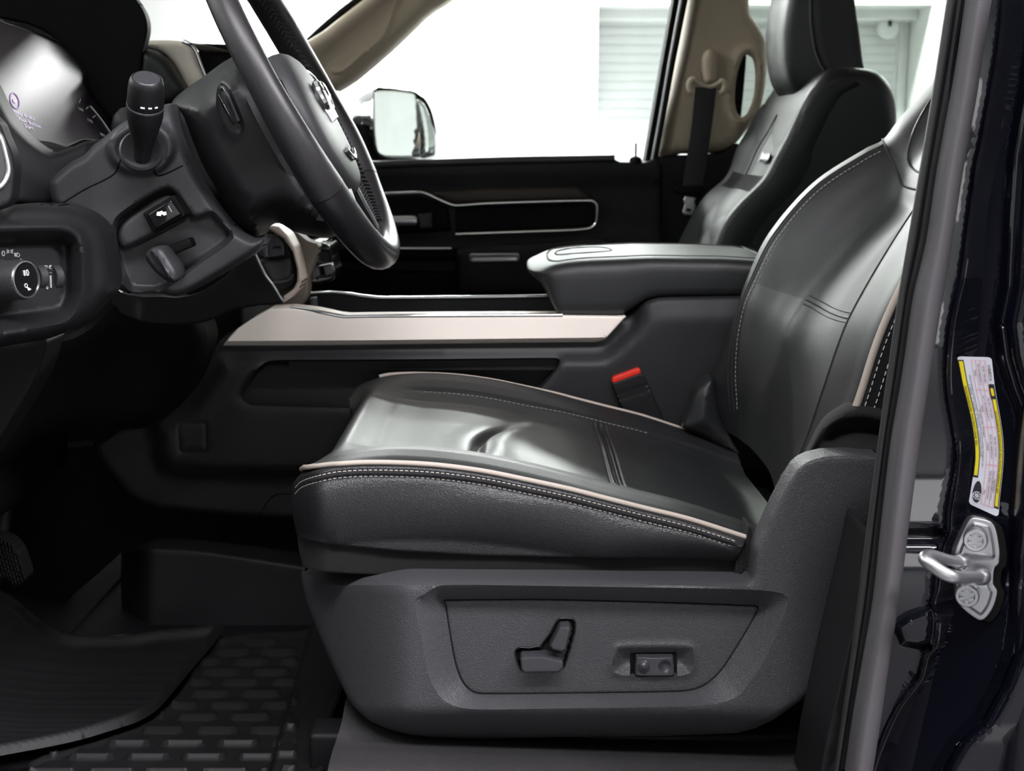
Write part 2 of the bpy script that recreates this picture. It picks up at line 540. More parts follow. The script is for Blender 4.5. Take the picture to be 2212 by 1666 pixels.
YEL = M('yellow label band', (.72, .60, .02), .45)
INK = M('black label ink', (.02, .02, .025), .5)
PNK = M('pink label rule', (.70, .22, .25), .5)
LILAC = M('lit lilac display text', (.3, .2, .4), .5, emit=(.55, .38, .75), es=.45)
DISP = M('smoked display lens', (.012, .008, .012), .20, spec=.04)
MIR = M('mirror glass', (.92, .93, .92), .02, metal=1.)
CLR = Mglass('clear window glass', (.96, .98, .97))
TINT = Mglass('privacy window glass', (.66, .69, .665))
ADDPANEL = M('lit added panel', (.9, .9, .9), .5, emit=(1, .97, 1), es=4)
LAMP = M('lit lamp diffuser', (.9, .9, .9), .5, emit=(1, 1, 1), es=6)
LFAR, LNEAR, LFRONT, EXPO = 420, 165, 190, 0.0
# ================================================================ the garage around the truck
def struct(name, a, b, mat):
    o = box2(name, a, b, mat); o['kind'] = 'structure'; return o
YW, YR = 7.5, 7.95
rl, rr_, rt = P(1290, 200, YW).x, P(2004, 200, YW).x, P(1600, 10, YW).z
struct('floor', (-7, -5, -.1), (9, 9, 0), EPOX)
struct('ceiling', (-7, -5, 3.6), (9, 9, 3.7), WALL)
struct('wall_left', (-7.1, -5, 0), (-7, 9, 3.6), WALL)
struct('wall_right', (9, -5, 0), (9.1, 9, 3.6), WALL)
struct('wall_near', (-7, -5.1, 0), (9, -5, 3.6), WALL)
mb = MB()
def bx(mb, a, b):
    a = Vector(a); b = Vector(b); mb.put(*box_vf((a + b) / 2, b - a))
bx(mb, (-7, YW, 0), (rl, YW + .6, 3.6)); bx(mb, (rr_, YW, 0), (9, YW + .6, 3.6)); bx(mb, (rl, YW, rt), (rr_, YW + .6, 3.6))
o = mb.build('wall_far', WALL, None, False); o['kind'] = 'structure'
# roller shutter in the wall recess
sh = thing('roller_shutter', 'pale roller shutter in the white wall recess beyond the passenger side windows', 'shutter', (1.4, YR, 0))
rows = []
pr = []
z = 0.0; zt = P(1600, 46, YR).z
pitch = .052
while z < zt:
    for f, d in ((0, 0), (.12, -.002), (.5, -.004), (.86, -.002), (.93, .004)):
        pr.append((z + f * pitch, d))
    z += pitch
rows = [[Vector((x, YR + d, zz)) for zz, d in pr] for x in (rl + .002, rr_ - .002)]
loft('slat_curtain', rows, SHUT, sh, 1, 1, ang=20)
rbox('shutter_box', ((rl + rr_) / 2, YR - .06, P(1600, 30, YR).z), (rr_ - rl - .004, .30, .10), WALL, sh, .006)
rbox('guide_rail', (rr_ - .03, YR - .03, zt / 2), (.05, .05, zt), SHUT, sh, .004)
pc = P(1918, 62, YR - .12)
pu = thing('chain_pulley', 'round white pulley wheel with black bracket hanging at the shutter corner', 'pulley', (pc.x, pc.y, pc.z))
lathe('wheel', [(.012, -.03), (.045, -.03), (.058, -.022), (.05, -.012), (.05, .0), (.058, .01), (.045, .02), (.012, .02)], pc, (0, 1, 0), SHUT, pu)
rbox('bracket', (pc.x, pc.y - .04, pc.z + .045), (.02, .012, .07), PLK, pu, .003)
rbox('wall_arm', (pc.x, pc.y + .03, pc.z + .075), (.05, .14, .03), PLK, pu, .004)
tube('pull_chain', [pc + Vector((.052, 0, -.02)), pc + Vector((.052, 0, -.7)), pc + Vector((.05, .005, -1.6))], .004, SAT, pu, 6)

def ceiling_lamp(x, y, w, l, pw, label, tint=(.985, 1., .99)):
    t = thing('ceiling_lamp', label, 'lamp', (x, y, 3.6), 'garage ceiling lamps')
    rbox('housing', (x, y, 3.57), (w + .06, l + .06, .06), SAT, t, .005)
    rbox('diffuser', (x, y, 3.535), (w, l, .012), LAMP, t, .003)
    la = bpy.data.lights.new('lamp_light', 'AREA'); la.shape = 'RECTANGLE'; la.size = w; la.size_y = l; la.energy = pw; la.color = tint
    lo = bpy.data.objects.new('lamp_light', la); COL.objects.link(lo); lo.parent = t; lo.location = (0, 0, -.085)
for x in (-4.2, -1.4, 1.4, 4.2):
    ceiling_lamp(x, 6.75, 2.2, .4, LFAR, 'white ceiling lamp panel along the far garage wall')
for x, y, k in ((-3.4, -.5, .3), (.2, -.4, .7), (2.9, -.4, 2.0)):
    ceiling_lamp(x, y, 2.2, .5, LNEAR * k, 'white ceiling lamp panel above the open driver side', (.98, .95, 1.))

ceiling_lamp(-4.0, 2.4, .5, 2.2, LFRONT, 'added unseen ceiling lamp panel brightening the dash through the windscreen', (1., .98, .96))  # extra lamp out of view, added to brighten the cream dash trim
for x in (2.45,):  # unseen panel added to give the post flange a bright reflection
    t = thing('added_light_panel', 'added unseen light panel at the near garage wall, reflected in the door post paint', 'lamp', (x, -4.9, .05))
    rbox('housing', (x, -4.95, .85), (1.0, .06, 1.6), SAT, t, .01)
    rbox('diffuser', (x, -4.91, .85), (.9, .02, 1.5), ADDPANEL, t, .004)
# ================================================================ truck body shell
ZF = .775
body = thing('truck_body', 'dark blue black truck cab shell around the seats with roof, floor and door posts', 'truck body', (.4, 1.9, ZF))
box2('floor_pan', (-1.15, 1.36, ZF - .06), (1.9, 2.80, ZF - .004), CARP, body)
box2('roof_panel', (-.25, 1.08, 2.02), (1.85, 2.84, 2.08), BEI, body, .02)
box2('rear_bulkhead', (1.84, 1.0, .7), (1.9, 2.9, 1.5), PLB, body)
box2('firewall', (-1.2, 1.0, .55), (-1.12, 2.9, 1.30), CARP, body)
mb = MB()
V, Fc = gridmesh(np.array([[(-.62, 1.04 + i * .225, ZF + .0), (-.90, 1.04 + i * .225, ZF + .06), (-1.05, 1.04 + i * .225, ZF + .30), (-1.1, 1.04 + i * .225, ZF + .5)] for i in range(9)]))
mb.put(V, Fc); mb.build('toe_board', CARP, body, fix=False)
box2('far_rocker', (-1.2, 2.80, .5), (1.9, 2.95, ZF + .02), NAVY, body)
# far rear door below and beside its tinted glass
frd = thing('rear_passenger_door', 'black rear passenger side door far behind the front seats', 'door', (1.2, 2.8, .8))
zs = P(1500, 345, 2.80).z
box2('door_panel', (P(1600, 400, 2.8).x, 2.78, .72), (1.8, 2.90, zs - .01), PLB, frd, .015)
wg = box2('window_glass', (P(1560, 100, 2.84).x, 2.838, zs - .02), (1.78, 2.843, 2.0), TINT, frd)

for wx in (-2.0, 2.6):
    for wy in (1.08, 2.72):
        lathe('wheel', [(.20, -.10), (.24, -.13), (.36, -.14), (.405, -.11), (.41, 0), (.405, .11), (.36, .14), (.24, .13), (.20, .10)], (wx, wy + (.05 if wy < 2 else -.05), .41), (0, 1, 0), SEALD, body, 40)
box2('chassis_frame', (-2.2, 1.55, .42), (2.8, 2.25, .62), PLK, body)
box2('hinge_post', (-1.0, 1.0, .55), (-.70, 1.12, 1.42), NAVY, body, .01)
fdd = thing('front_driver_door', 'black trimmed driver door swung wide open beside the dashboard', 'door', (-.74, 1.0, .75))
dr = Matrix.Rotation(math.radians(-76), 3, 'Z'); dc = Vector((-.80, .96, 0))
rbox('door_panel', dc + dr @ Vector((.55, 0, 1.06)), (1.06, .12, .74), PLB, fdd, .02, dr)
for v_r in ((.05, 0, 1.72, .05, .06, .56), (1.05, 0, 1.72, .05, .06, .56), (.55, 0, 1.99, 1.05, .06, .05)):
    rbox('window_frame', dc + dr @ Vector(v_r[:3]), v_r[3:], NAVY, fdd, .01, dr)
rbox('window_glass', dc + dr @ Vector((.55, 0, 1.70)), (.98, .004, .54), CLR, fdd, 0, dr)
box2('near_rocker', (-1.0, 1.10, .48), (1.9, 1.22, P(1250, 1760, 1.15).z), NAVY, body, .02)
# ---- near B post: painted jamb with flange
flange = [(2172, -40), (2168, 0), (2157, 112), (2124, 298), (2109, 372), (2094, 484), (2079, 595), (2066, 650), (2054, 714), (2048, 795), (2050, 851), (2061, 917), (2068, 967), (2064, 1026), (2050, 1100),
          (2046, 1150), (2032, 1182), (2021, 1277), (2014, 1305), (2025, 1333), (2018, 1397), (2000, 1418), (1986, 1467), (1937, 1534), (1895, 1632), (1870, 1720)]
flr = sm(flange, 4, False)
jout = [(2090, -40), (2300, -40), (2300, 1720), (1790, 1720), (1850, 1640), (1890, 1380), (1920, 1130), (1960, 870), (2000, 600), (2050, 300)]
fys, fxs = flr[:, 1], flr[:, 0]
rightx = np.array([[-40, 2250], [220, 2212], [335, 2191], [500, 2180], [620, 2174], [700, 2158], [776, 2168], [838, 2186], [888, 2206], [1000, 2216], [1221, 2209], [1305, 2197], [1414, 2183], [1484, 2155], [1562, 2113], [1607, 2063], [1660, 2032], [1720, 2000]], float)
bumpP = np.array([(1930, 1352), (1960, 1330), (2012, 1310), (2022, 1335), (2016, 1397), (1985, 1402), (1945, 1396)], float)
def jamb_h(x, y, d):
    fx = np.interp(y, fys, fxs)
    h = .014 * sstep(-1, 4, x - fx)                      # drop off the flange into the door channel
    h += -.006 * np.exp(-((x - fx + 3) / 4.0)**2)          # folded lip
    rx = np.interp(y, rightx[:, 0], rightx[:, 1])
    h += -.00026 * np.clip(np.minimum(x, rx - 14) - np.interp(y, [-40, 600, 1100, 1720], [2172, 2078, 2056, 1885]), -30, 400) * (x > fx)
    h += -.030 * sstep(-14, 40, x - rx)                   # body side swells out again
    h += -.010 * np.exp(-((x - rx + 2) / 5.0)**2)
    ib = inpoly(x, y, bumpP); db = dist(x, y, bumpP)
    h += np.where(ib, -.010 * np.clip(db / 14, 0, 1), 0)
    h += np.where(x < fx, .010 * np.exp(-((y - 1160) / 14)**2), 0)
    h += np.where(x < fx, .004 * np.sin((y - 300) / 90.0), 0)
    return h
jamb = relief('b_post_jamb', jout, NAVY, body, 1.055, jamb_h, sp=9, er=4, eh=.002, cre=[flr + [k, 0] for k in (-9, -6, -3, 0, 3, 6, 9)] + [np.stack([rightx[:, 1] + k, rightx[:, 0]], 1) for k in (-14, -7, 0, 10, 22, 40)] + loops(bumpP, (0, 3, 8, 14)), thick=.03, ang=80, cg=.55)
relief('b_post_trim', [(1880, 1150), (1858, 1250), (1836, 1340), (1814, 1432), (1772, 1622), (1755, 1730), (1850, 1730), (1900, 1400), (1900, 1230)], PLB, body, 1.10, sp=14, er=14, eh=.02, thick=.08)

# ---- door seal on the near opening
ws = thing('door_weatherstrip', 'long grey rubber door seal running down the near door post', 'door seal', P(1900, 1650, 1.06))
st = [(-40, 2051, 2092, 2149), (0, 2044, 2085, 2142), (112, 2027, 2069, 2124), (208, 2012, 2053, 2110), (372, 1985, 2023, 2080), (521, 1960, 2001, 2057), (640, 1940, 1973, 2037),
      (745, 1925, 1958, 2020), (838, 1912, 1944, 2005), (948, 1897, 1925, 1988), (1132, 1873, 1903, 1964), (1291, 1853, 1886, 1943), (1432, 1835, 1862, 1921), (1548, 1818, 1842, 1904), (1666, 1800, 1825, 1886), (1740, 1788, 1814, 1874)]
rows = []
rowsf = []
for (y, a, b, c) in st:
    w = c - b
    rowsf.append([P(a + 4, y, 1.16), P(a, y, 1.075), P(a + 3, y, 1.062), P(a + (b - a) * .45, y, 1.060), P(a + (b - a) * .6, y, 1.068), P(b - 4, y, 1.066), P(b + 6, y, 1.06)])
    rows.append([P(b + w * .30, y, 1.066), P(b, y, 1.056), P(b + w * .08, y, 1.043), P(b + w * .3, y, 1.030), P(b + w * .55, y, 1.026), P(b + w * .8, y, 1.031), P(b + w * .97, y, 1.043), P(c, y, 1.056), P(b + w * .9, y, 1.068)])
loft('seal_bulb', rows, SEAL, ws, 4, 3)
loft('seal_flange', rowsf, SEALD, ws, 4, 3)

# ---- placard on the post
LL = np.array([(2092, 1088), (2097, 1060), (2103, 1020), (2106, 985), (2104, 950), (2098, 910), (2089, 870), (2079, 830), (2072, 795), (2067, 770)], float)
RR = np.array([(2157, 1118), (2160, 1075), (2165, 1030), (2168, 990), (2167, 950), (2162, 910), (2155, 870), (2149, 835), (2145, 800), (2142, 772)], float)
LLs, RRs = catmull(LL, 8), catmull(RR, 8)
def lmap(u, v):
    t = np.linspace(0, 1, len(LLs))
    ax, ay = np.interp(u, t, LLs[:, 0]), np.interp(u, t, LLs[:, 1])
    bx_, by_ = np.interp(u, t, RRs[:, 0]), np.interp(u, t, RRs[:, 1])
    return ax + (bx_ - ax) * v, ay + (by_ - ay) * v
jy = o_y[jamb.name]
JB = .998 * 1.0
def lpos(u, v, lift):
    x, y = lmap(np.asarray(u, float), np.asarray(v, float))
    yy = jy(x, y)
    q = PA(np.atleast_1d(x), np.atleast_1d(y), yy - lift)
    return q[0] if np.ndim(u) == 0 and np.ndim(v) == 0 else q
pl = thing('tire_placard', 'white and yellow tire and loading information label stuck on the dark door post', 'label', P(2110, 1100, 1.075))
LU, LV = 345.0, 72.0
def lpoly(name, pts, mat, lift, parent, n=24):
    """flat printed patch on the label, outline in label units"""
    o = resample(np.array(pts, float) * [LU, LV], 6, True)
    g = []
    x0, y0 = o.min(0); x1, y1 = o.max(0)
    for a in np.arange(x0 + 4, x1, 8):
        for b in np.arange(y0 + 3, y1, 8): g.append((a, b))
    g = np.array(g) if g else np.zeros((0, 2))
    if len(g):
        g = g[inpoly(g[:, 0], g[:, 1], o)]
    if len(g): g = g[dist(g[:, 0], g[:, 1], o) > 2]
    allp = np.vstack([o, g]) if len(g) else o
    r = delaunay_2d_cdt([Vector(map(float, p)) for p in allp], [(i, (i + 1) % len(o)) for i in range(len(o))], [], 0, 1e-5)
    q = np.array([(v.x, v.y) for v in r[0]]); tri = np.array(r[2])
    c = q[tri].mean(1); tri = tri[inpoly(c[:, 0], c[:, 1], o)]
    V = lpos(q[:, 0] / LU, q[:, 1] / LV, lift)
    e = np.cross(V[tri[:, 1]] - V[tri[:, 0]], V[tri[:, 2]] - V[tri[:, 0]])[:, 1] > 0
    tri[e] = tri[e][:, ::-1]
    return mesh(name, V, [tuple(map(int, t)) for t in tri], mat, parent, True, 80)
def rrect(u0, u1, v0, v1, r=.0):
    if not r: return [(u0, v0), (u1, v0), (u1, v1), (u0, v1)]
    out = []
    for (cx, cy, a) in ((u1 - r, v0 + r * LU / LV, -90), (u1 - r, v1 - r * LU / LV, 0), (u0 + r, v1 - r * LU / LV, 90), (u0 + r, v0 + r * LU / LV, 180)):
        for k in range(5):
            w = math.radians(a + k * 22.5); out.append((cx + r * math.cos(w), cy + r * LU / LV * math.sin(w)))
    return out
lpoly('label_sheet', rrect(0, 1, 0, 1, .025), LAB, .0012, pl)
mbt = MB()
def ltext(s, u, v, size, align='LEFT', sx=1.0, mbx=None):
    V, Fc = text_vf(s, size, align); a = np.array(V)
    q = lpos(u + a[:, 0] * sx / LU, v - a[:, 1] / LV, .0021)
    (mbx or mbt).put([tuple(p) for p in q], Fc)
for nm, r_ in (('header_band', (.205, .955, .0, .155)), ('manual_band', (.055, .78, .83, .965))):
    lpoly('band_border', rrect(r_[0] - .012, r_[1] + .012, r_[2], r_[3] + .02), INK, .0014, pl)
    lpoly(nm, rrect(r_[0], r_[1], r_[2] + .025, r_[3] - .01), YEL, .0017, pl)
lpoly('book_panel', rrect(.69, .785, .80, .98), INK, .0018, pl)
lpoly('book_icon', rrect(.71, .765, .85, .94, .008), YEL, .0020, pl)
lpoly('wheel_disc', [(.105 + .062 * math.cos(w) * 1.15, .215 + .062 * LU / LV * .5 * math.sin(w)) for w in np.linspace(0, 2 * math.pi, 28)[:-1]], INK, .0017, pl)
mbw = MB()
def lring(u, v, r0, r1, n=24):
    V = []; Fc = []
    for k in range(n):
        w = 2 * math.pi * k / n
        for r in (r0, r1):
            V.append(tuple(lpos(u + r * math.cos(w) / LU, v + r * math.sin(w) / LV, .0020)))
    for k in range(n): Fc.append((2*k, 2*k+1, (2*k+3) % (2*n), (2*k+2) % (2*n)))
    mbw.put(V, Fc)
lring(.085, .225, 9.0, 10.5); lring(.085, .225, 1.0, 2.6)
for k in range(8):
    w = k * math.pi / 4 + .2
    d = np.array([math.cos(w), math.sin(w)]); n_ = np.array([-d[1], d[0]])
    mbw.put([tuple(lpos(.085 + q[0] / LU, .225 + q[1] / LV, .0020)) for q in (d * 2.2 - n_ * 1.0, d * 9.2 - n_ * .8, d * 9.2 + n_ * .8, d * 2.2 + n_ * 1.0)], [(0, 1, 2, 3)])
mbw.build('wheel_icon', LAB, pl, fix=False)
mbp = MB()
def lrule(u0, v0, u1, v1, w=.7):
    n = max(2, int(abs(u1 - u0) * 20) + 2); dv = w / LV * .5; du = w / LU * .5
    t = np.linspace(0, 1, n); u = u0 + (u1 - u0) * t; v = v0 + (v1 - v0) * t
    if abs(u1 - u0) > 1e-6: A = np.stack([lpos(u, v - dv, .0019), lpos(u, v + dv, .0019)], 1)
    else: A = np.stack([lpos(u - du, v, .0019), lpos(u + du, v, .0019)], 1)
    V, Fc = gridmesh(A); mbp.put([tuple(p) for p in V], Fc)
for (a, b, c, d) in ((.04, .40, .97, .40), (.04, .52, .97, .52), (.04, .655, .97, .655), (.04, .80, .97, .80), (.04, .40, .04, .80), (.97, .40, .97, .80), (.285, .40, .285, .80), (.52, .40, .52, .80), (.75, .40, .75, .80)):
    lrule(a, b, c, d, 1.0)
mbp.build('table_rules', PNK, pl, fix=False)
ltext('TIRE AND LOADING INFORMATION', .40, .078, 7.6, 'LEFT', 1.02)
ltext('SEATING CAPACITY - TOTAL  5   FRONT  2   REAR  3', .33, .215, 5.0, 'LEFT', 1.32)
ltext('THE COMBINED WEIGHT OF OCCUPANTS AND CARGO SHOULD NEVER EXCEED', .26, .285, 5.2, 'LEFT', 1.05)
ltext('2584 KG  OR  5697 LB', .46, .36, 5.0, 'LEFT', 1.2)
for u, s in ((.12, 'TIRE'), (.40, 'FRONT'), (.63, 'REAR'), (.86, 'SPARE')): ltext(s, u, .46, 5.6, 'CENTER')
for u, s in ((.165, 'ORIGINAL TIRE SIZE'), (.40, 'LT235/80R17E 120R'), (.635, 'LT235/80R17E 117R'), (.86, 'LT235/80R17E 120R')): ltext(s, u, .588, 5.6, 'CENTER', 1.15)
ltext('COLD TIRE INFLATION', .165, .70, 5.2, 'CENTER', 1.1); ltext('PRESSURE', .165, .76, 5.2, 'CENTER', 1.1)
for u, s in ((.40, '550 kPa / 80 PSI'), (.635, '450 kPa / 65 PSI'), (.86, '550 kPa / 80 PSI')): ltext(s, u, .728, 5.8, 'CENTER', 1.15)
ltext('SEE OWNERS MANUAL FOR ADDITIONAL INFORMATION', .13, .897, 6.6, 'LEFT', .98)
ltext('KG589019', .815, .90, 9.5, 'LEFT', .95)
mbt.build('printed_text', INK, pl, fix=False)

# ---- striker
sk = thing('door_striker', 'zinc plated door striker bolted to the dark post below the tire label', 'door striker', P(2110, 1335, 1.06))
YS = plane(P(2110, 1230, 1.024), (-.35, -1, 0))
so = sm([(2095, 1121), (2118, 1120), (2148, 1134), (2160, 1190), (2158, 1218), (2150, 1226), (2147, 1240), (2147, 1262), (2155, 1278), (2146, 1312), (2128, 1337), (2112, 1339), (2075, 1310), (2066, 1276), (2060, 1215), (2062, 1190), (2074, 1160)], 4)
plate = relief('striker_plate', so, ZNC, sk, YS, lambda x, y, d: -.004 * sstep(10, 16, d) * sstep(22, 34, np.abs(y - 1232)), cre=[[(2040, y), (2180, y)] for y in (1197, 1203, 1210, 1254, 1261, 1267)] + loops(so, (5, 10, 13, 16)), sp=4, er=3, eh=.0016, thick=.006)
relief('backing_plate', so + [16, 5], PLK, sk, plane(P(2110, 1230, 1.031), (-.35, -1, 0)), sp=12, er=3, eh=.001, thick=.02)
def hexbolt(x, y):
    p = P(x, y, 1.015); n = Vector((-.35, -1, 0)).normalized()
    b = lathe('bolt', [(.0005, -.004), (.0095, -.004), (.0095, .002), (.0085, .0035), (.0062, .0035), (.0055, .001), (.0005, .001)], p, n, ZNC, sk, 24)
    mb = MB()
    for k in range(6):
        w = k * math.pi / 3
        e1 = Vector((0, 0, 1)); e2 = n.cross(e1)
        c = p + (e1 * math.cos(w) + e2 * math.sin(w)) * .0046 + n * .0018
        mb.put(*lathe_vf([(.0016, -.002), (.0016, .0014)], c, n, 6))
    mb.build('bolt_socket', ZNC, b)
hexbolt(2107, 1166); hexbolt(2089, 1286)
lp = [P(2082, 1216, 1.024), P(2050, 1211, 1.002), P(2018, 1202, .984), P(2004, 1201, .976), P(1998, 1208, .969), P(2015, 1222, .963), P(2038, 1238, .959), P(2058, 1246, .961), P(2085, 1248, .98), P(2125, 1246, 1.014)]
tube('striker_loop', lp, [.0046, .0046, .0048, .005, .0052, .0052, .0052, .005, .0048, .0048], ZNC, sk, 14, n=5)
for q, n in ((lp[0], 0), (lp[-1], 0)):
    d = (lp[1] - lp[0]) if q is lp[0] else (lp[-2] - lp[-1])
    lathe('loop_collar', [(.007, -.003), (.007, .003), (.0055, .006)], q + d.normalized() * .006, d, ZNC, sk, 16)

# ---- near rear door, edge of its painted skin
nrd = thing('rear_driver_door', 'glossy dark blue edge of the rear door right of the door post', 'door', P(2300, 1660, 1.0))
tube('edge_seal', [P(x, y, 1.035) for y, x in [(r[0], r[1] + 4) for r in rightx if r[0] >= 950]], .0045, SEALD, nrd, 8, n=3)
box2('door_skin', (P(2240, 800, 1.0).x, .985, .62), (1.9, 1.06, P(2240, 300, 1.0).z + .14), NAVY, nrd, .02)
box2('window_glass', (P(2240, 800, 1.0).x + .03, 1.02, P(2240, 300, 1.0).z + .12), (1.85, 1.025, 2.0), TINT, nrd)

# ---- sill plate under the seat, dark carpet edge
sp_ = thing('door_sill_plate', 'grained grey plastic sill plate along the bottom under the driver seat', 'sill plate', P(1250, 1660, 1.14))
rows = [[P(760, 1500, 1.36), P(900, 1520, 1.36), P(1250, 1540, 1.36), P(1600, 1560, 1.36), P(1830, 1580, 1.36)],
        [P(747, 1512, 1.30), P(900, 1570, 1.30), P(1250, 1592, 1.30), P(1600, 1600, 1.30), P(1810, 1606, 1.30)],
        [P(738, 1560, 1.26), P(900, 1592, 1.26), P(1250, 1612, 1.26), P(1600, 1626, 1.26), P(1806, 1634, 1.26)],
        [P(726, 1600, 1.235), P(900, 1613, 1.235), P(1250, 1626, 1.235), P(1600, 1638, 1.235), P(1800, 1646, 1.235)],
        [P(716, 1630, 1.20), P(900, 1632, 1.20), P(1250, 1642, 1.20), P(1600, 1650, 1.20), P(1796, 1656, 1.20)],
        [P(706, 1680, 1.16), P(900, 1690, 1.16), P(1250, 1700, 1.16), P(1600, 1706, 1.16), P(1790, 1710, 1.16)],
        [P(700, 1800, 1.15), P(900, 1800, 1.15), P(1250, 1800, 1.15), P(1600, 1800, 1.15), P(1790, 1800, 1.15)]]
loft('sill_cover', rows, PLS, sp_, 5, 4, ang=60)
rows2 = [[P(752, 1500, 1.36), P(747, 1512, 1.30), P(738, 1560, 1.26), P(726, 1600, 1.235), P(716, 1630, 1.20), P(706, 1680, 1.16), P(700, 1800, 1.15)]]
rows2.append([p + Vector((-.012, .01, -.16)) for p in rows2[0]])
loft('end_lip', rows2, PLB, sp_, 1, 4, ang=60)
# ================================================================ driver seat
ds = thing('car_seat', 'black leather power driver seat in front with taupe piping and grey side shield', 'car seat', P(1250, 1590, 1.45))
YN, WS = 1.245, .50
pipx = np.array([634, 650, 680, 727, 790, 869, 948, 1043, 1138, 1233, 1300, 1390, 1485, 1580, 1640, 1760], float)
pipy = np.array([1043, 1026, 1015, 1005, 1001, 1002, 1007, 1019.5, 1038.5, 1059, 1076, 1098.7, 1122, 1152, 1172, 1215], float)
pp = catmull(np.stack([pipx, pipy], 1), 6)
pw = PA(pp[:, 0], pp[:, 1], YN)                       # near edge of the cushion top in the place
pX, pZ = pw[:, 0], pw[:, 2]
X0, X1 = pX[0], pX[-1]
vv = [0, .025, .06, .10, .16, .22, .30, .5, .70, .78, .84, .90, .94, .975, 1.0]
vz = [0, .005, .009, .007, -.003, -.014, -.014, -.010, -.014, -.016, -.007, .003, .007, .005, 0]
def cushion_pt(X, v):
    """near edge v=0 ... far edge v=1"""
    X = np.asarray(X, float); v = np.asarray(v, float)
    e = np.minimum(v, 1 - v) * WS                      # distance to the side
    zp = np.interp(X, pX, pZ)
    fr = X - X0
    amp = sstep(.0, .11, fr) * (1 - .35 * sstep(.42, .62, fr / (X1 - X0) + .0))
    z = zp + np.interp(v, vv, vz) * amp
    # the middle of the front edge keeps the height of the shoulder
    mid = sstep(.0, .10, e)
    nose = np.interp(X0 + .05, pX, pZ)
    z = z + mid * np.where(fr < .07, (nose - zp) * .75, 0)
    # rounded front roll
    z = z - .030 * np.clip(1 - fr / .035, 0, 1)**2 * mid
    ins = (v > .2) & (v < .8)
    xg = -.037 + .034 * sstep(.33, .60, v)
    gw = sstep(.17, .23, v) * (1 - sstep(.40, .62, v))
    z = z - .0095 * np.exp(-((X - xg) / .0055)**2) * gw + .0035 * np.exp(-((X - xg - .018) / .016)**2) * gw + .0025 * np.exp(-((X - xg + .018) / .016)**2) * gw
    z = z + .006 * sstep(0, .03, X - xg) * (1 - sstep(.03, .16, X - xg)) * sstep(.2, .32, v) * (1 - sstep(.6, .78, v))
    gs = sstep(.15, .2, v) * (1 - sstep(.78, .84, v))
    z = z + gs * (-.0035 * np.exp(-((X - .112) / .0022)**2) - .002 * np.exp(-((X - .105) / .0015)**2) - .002 * np.exp(-((X - .119) / .0015)**2) + .0015 * np.exp(-((X - .1085) / .0018)**2) + .0015 * np.exp(-((X - .1155) / .0018)**2))
    # far seam beside the bolster
    vs = .845 + .05 * np.exp(-((X + .02) / .05)**2) * 0
    z = z - .003 * np.exp(-((v - vs) / .008)**2) * sstep(.06, .13, fr)
    cr = np.array([.052, .022, .009, .0, .0]); cx_ = np.array([0, .009, .024, .046, 1])
    ci = np.interp(fr, cx_, cr)                        # rounded corners in plan
    Yv = YN + ci + v * (WS - 2 * ci)
    Xo = X + .012 * mid * np.clip(1 - fr / .06, 0, 1)
    return np.stack([Xo, Yv, z], -1)
gx = np.unique(np.concatenate([np.linspace(X0, X1, 150), np.linspace(-.075, .02, 60), np.linspace(.095, .13, 50)]))
gv = np.unique(np.concatenate([np.linspace(0, 1, 80), np.linspace(0, .12, 14), np.linspace(.80, 1, 24)]))
GX, GV = np.meshgrid(gx, gv, indexing='ij')
A = cushion_pt(GX, GV)
front = []
for dz, dx in ((-.10, .03), (-.06, .012), (-.025, .002)):
    r = A[0].copy(); r[:, 2] += dz; r[:, 0] += dx; front.append(r)
A2 = np.concatenate([np.stack(front), A], 0)
V, Fc = gridmesh(A2)
V = [tuple(p) for p in V]; nv_ = A2.shape[1]
cenf = [np.mean([V[i] for i in f], 0) for f in Fc]
ins_f = []; lea_f = []
for f, c in zip(Fc, cenf):
    v_ = (c[1] - YN) / WS
    X_ = c[0]
    if .19 < v_ < .79 and -.19 < X_ < .104: ins_f.append(f)
    else: lea_f.append(f)
def submesh(name, V, Fc, mat, parent, fix=True, ang=60):
    u = sorted({i for f in Fc for i in f}); m = {a: b for b, a in enumerate(u)}
    return mesh(name, [V[i] for i in u], [tuple(m[i] for i in f) for f in Fc], mat, parent, True, ang)
fl = lambda Fs: [f[::-1] for f in Fs]
cush = submesh('seat_cushion', V, lea_f, LEAF, ds)
thighA = [f for f in ins_f if np.mean([V[i][0] for i in f]) < -.037 + .034 * float(sstep(.33, .60, (np.mean([V[i][1] for i in f]) - YN) / WS))]
sA = set(thighA)
submesh('thigh_insert', V, thighA, INS, cush); submesh('seat_insert', V, [f for f in ins_f if f not in sA], INS, cush)
for o_ in [cush] + list(cush.children):
    me = o_.data
    if me.polygons[len(me.polygons) // 2].normal.z < 0: me.flip_normals()
# piping round the top edge
pn = [Vector(p) for p in cushion_pt(np.linspace(X1, X0, 90), np.zeros(90))]
pf = [Vector(p) for p in cushion_pt(np.linspace(X0, X1, 90), np.ones(90))]
tube('near_piping', [p + Vector((0, -.001, .001)) for p in pn[12:]] + [Vector((X0 + .001, YN + .07, pZ[0] - .004))], .0026, PIP, cush, 10)
tube('far_piping', [p + Vector((0, .001, .001)) for p in pf[6:]], .0028, PIP, cush, 10)
mb = MB(); stitch_vf(mb, [Vector(p) for p in cushion_pt(np.linspace(X0 + .10, X1 - .12, 90), np.full(90, .832))] , .0042, .0018, .0005)
for p in range(len(mb.V)): mb.V[p] = (mb.V[p][0], mb.V[p][1], mb.V[p][2] + .001)
mb.build('far_seam_stitching', THG, cush)

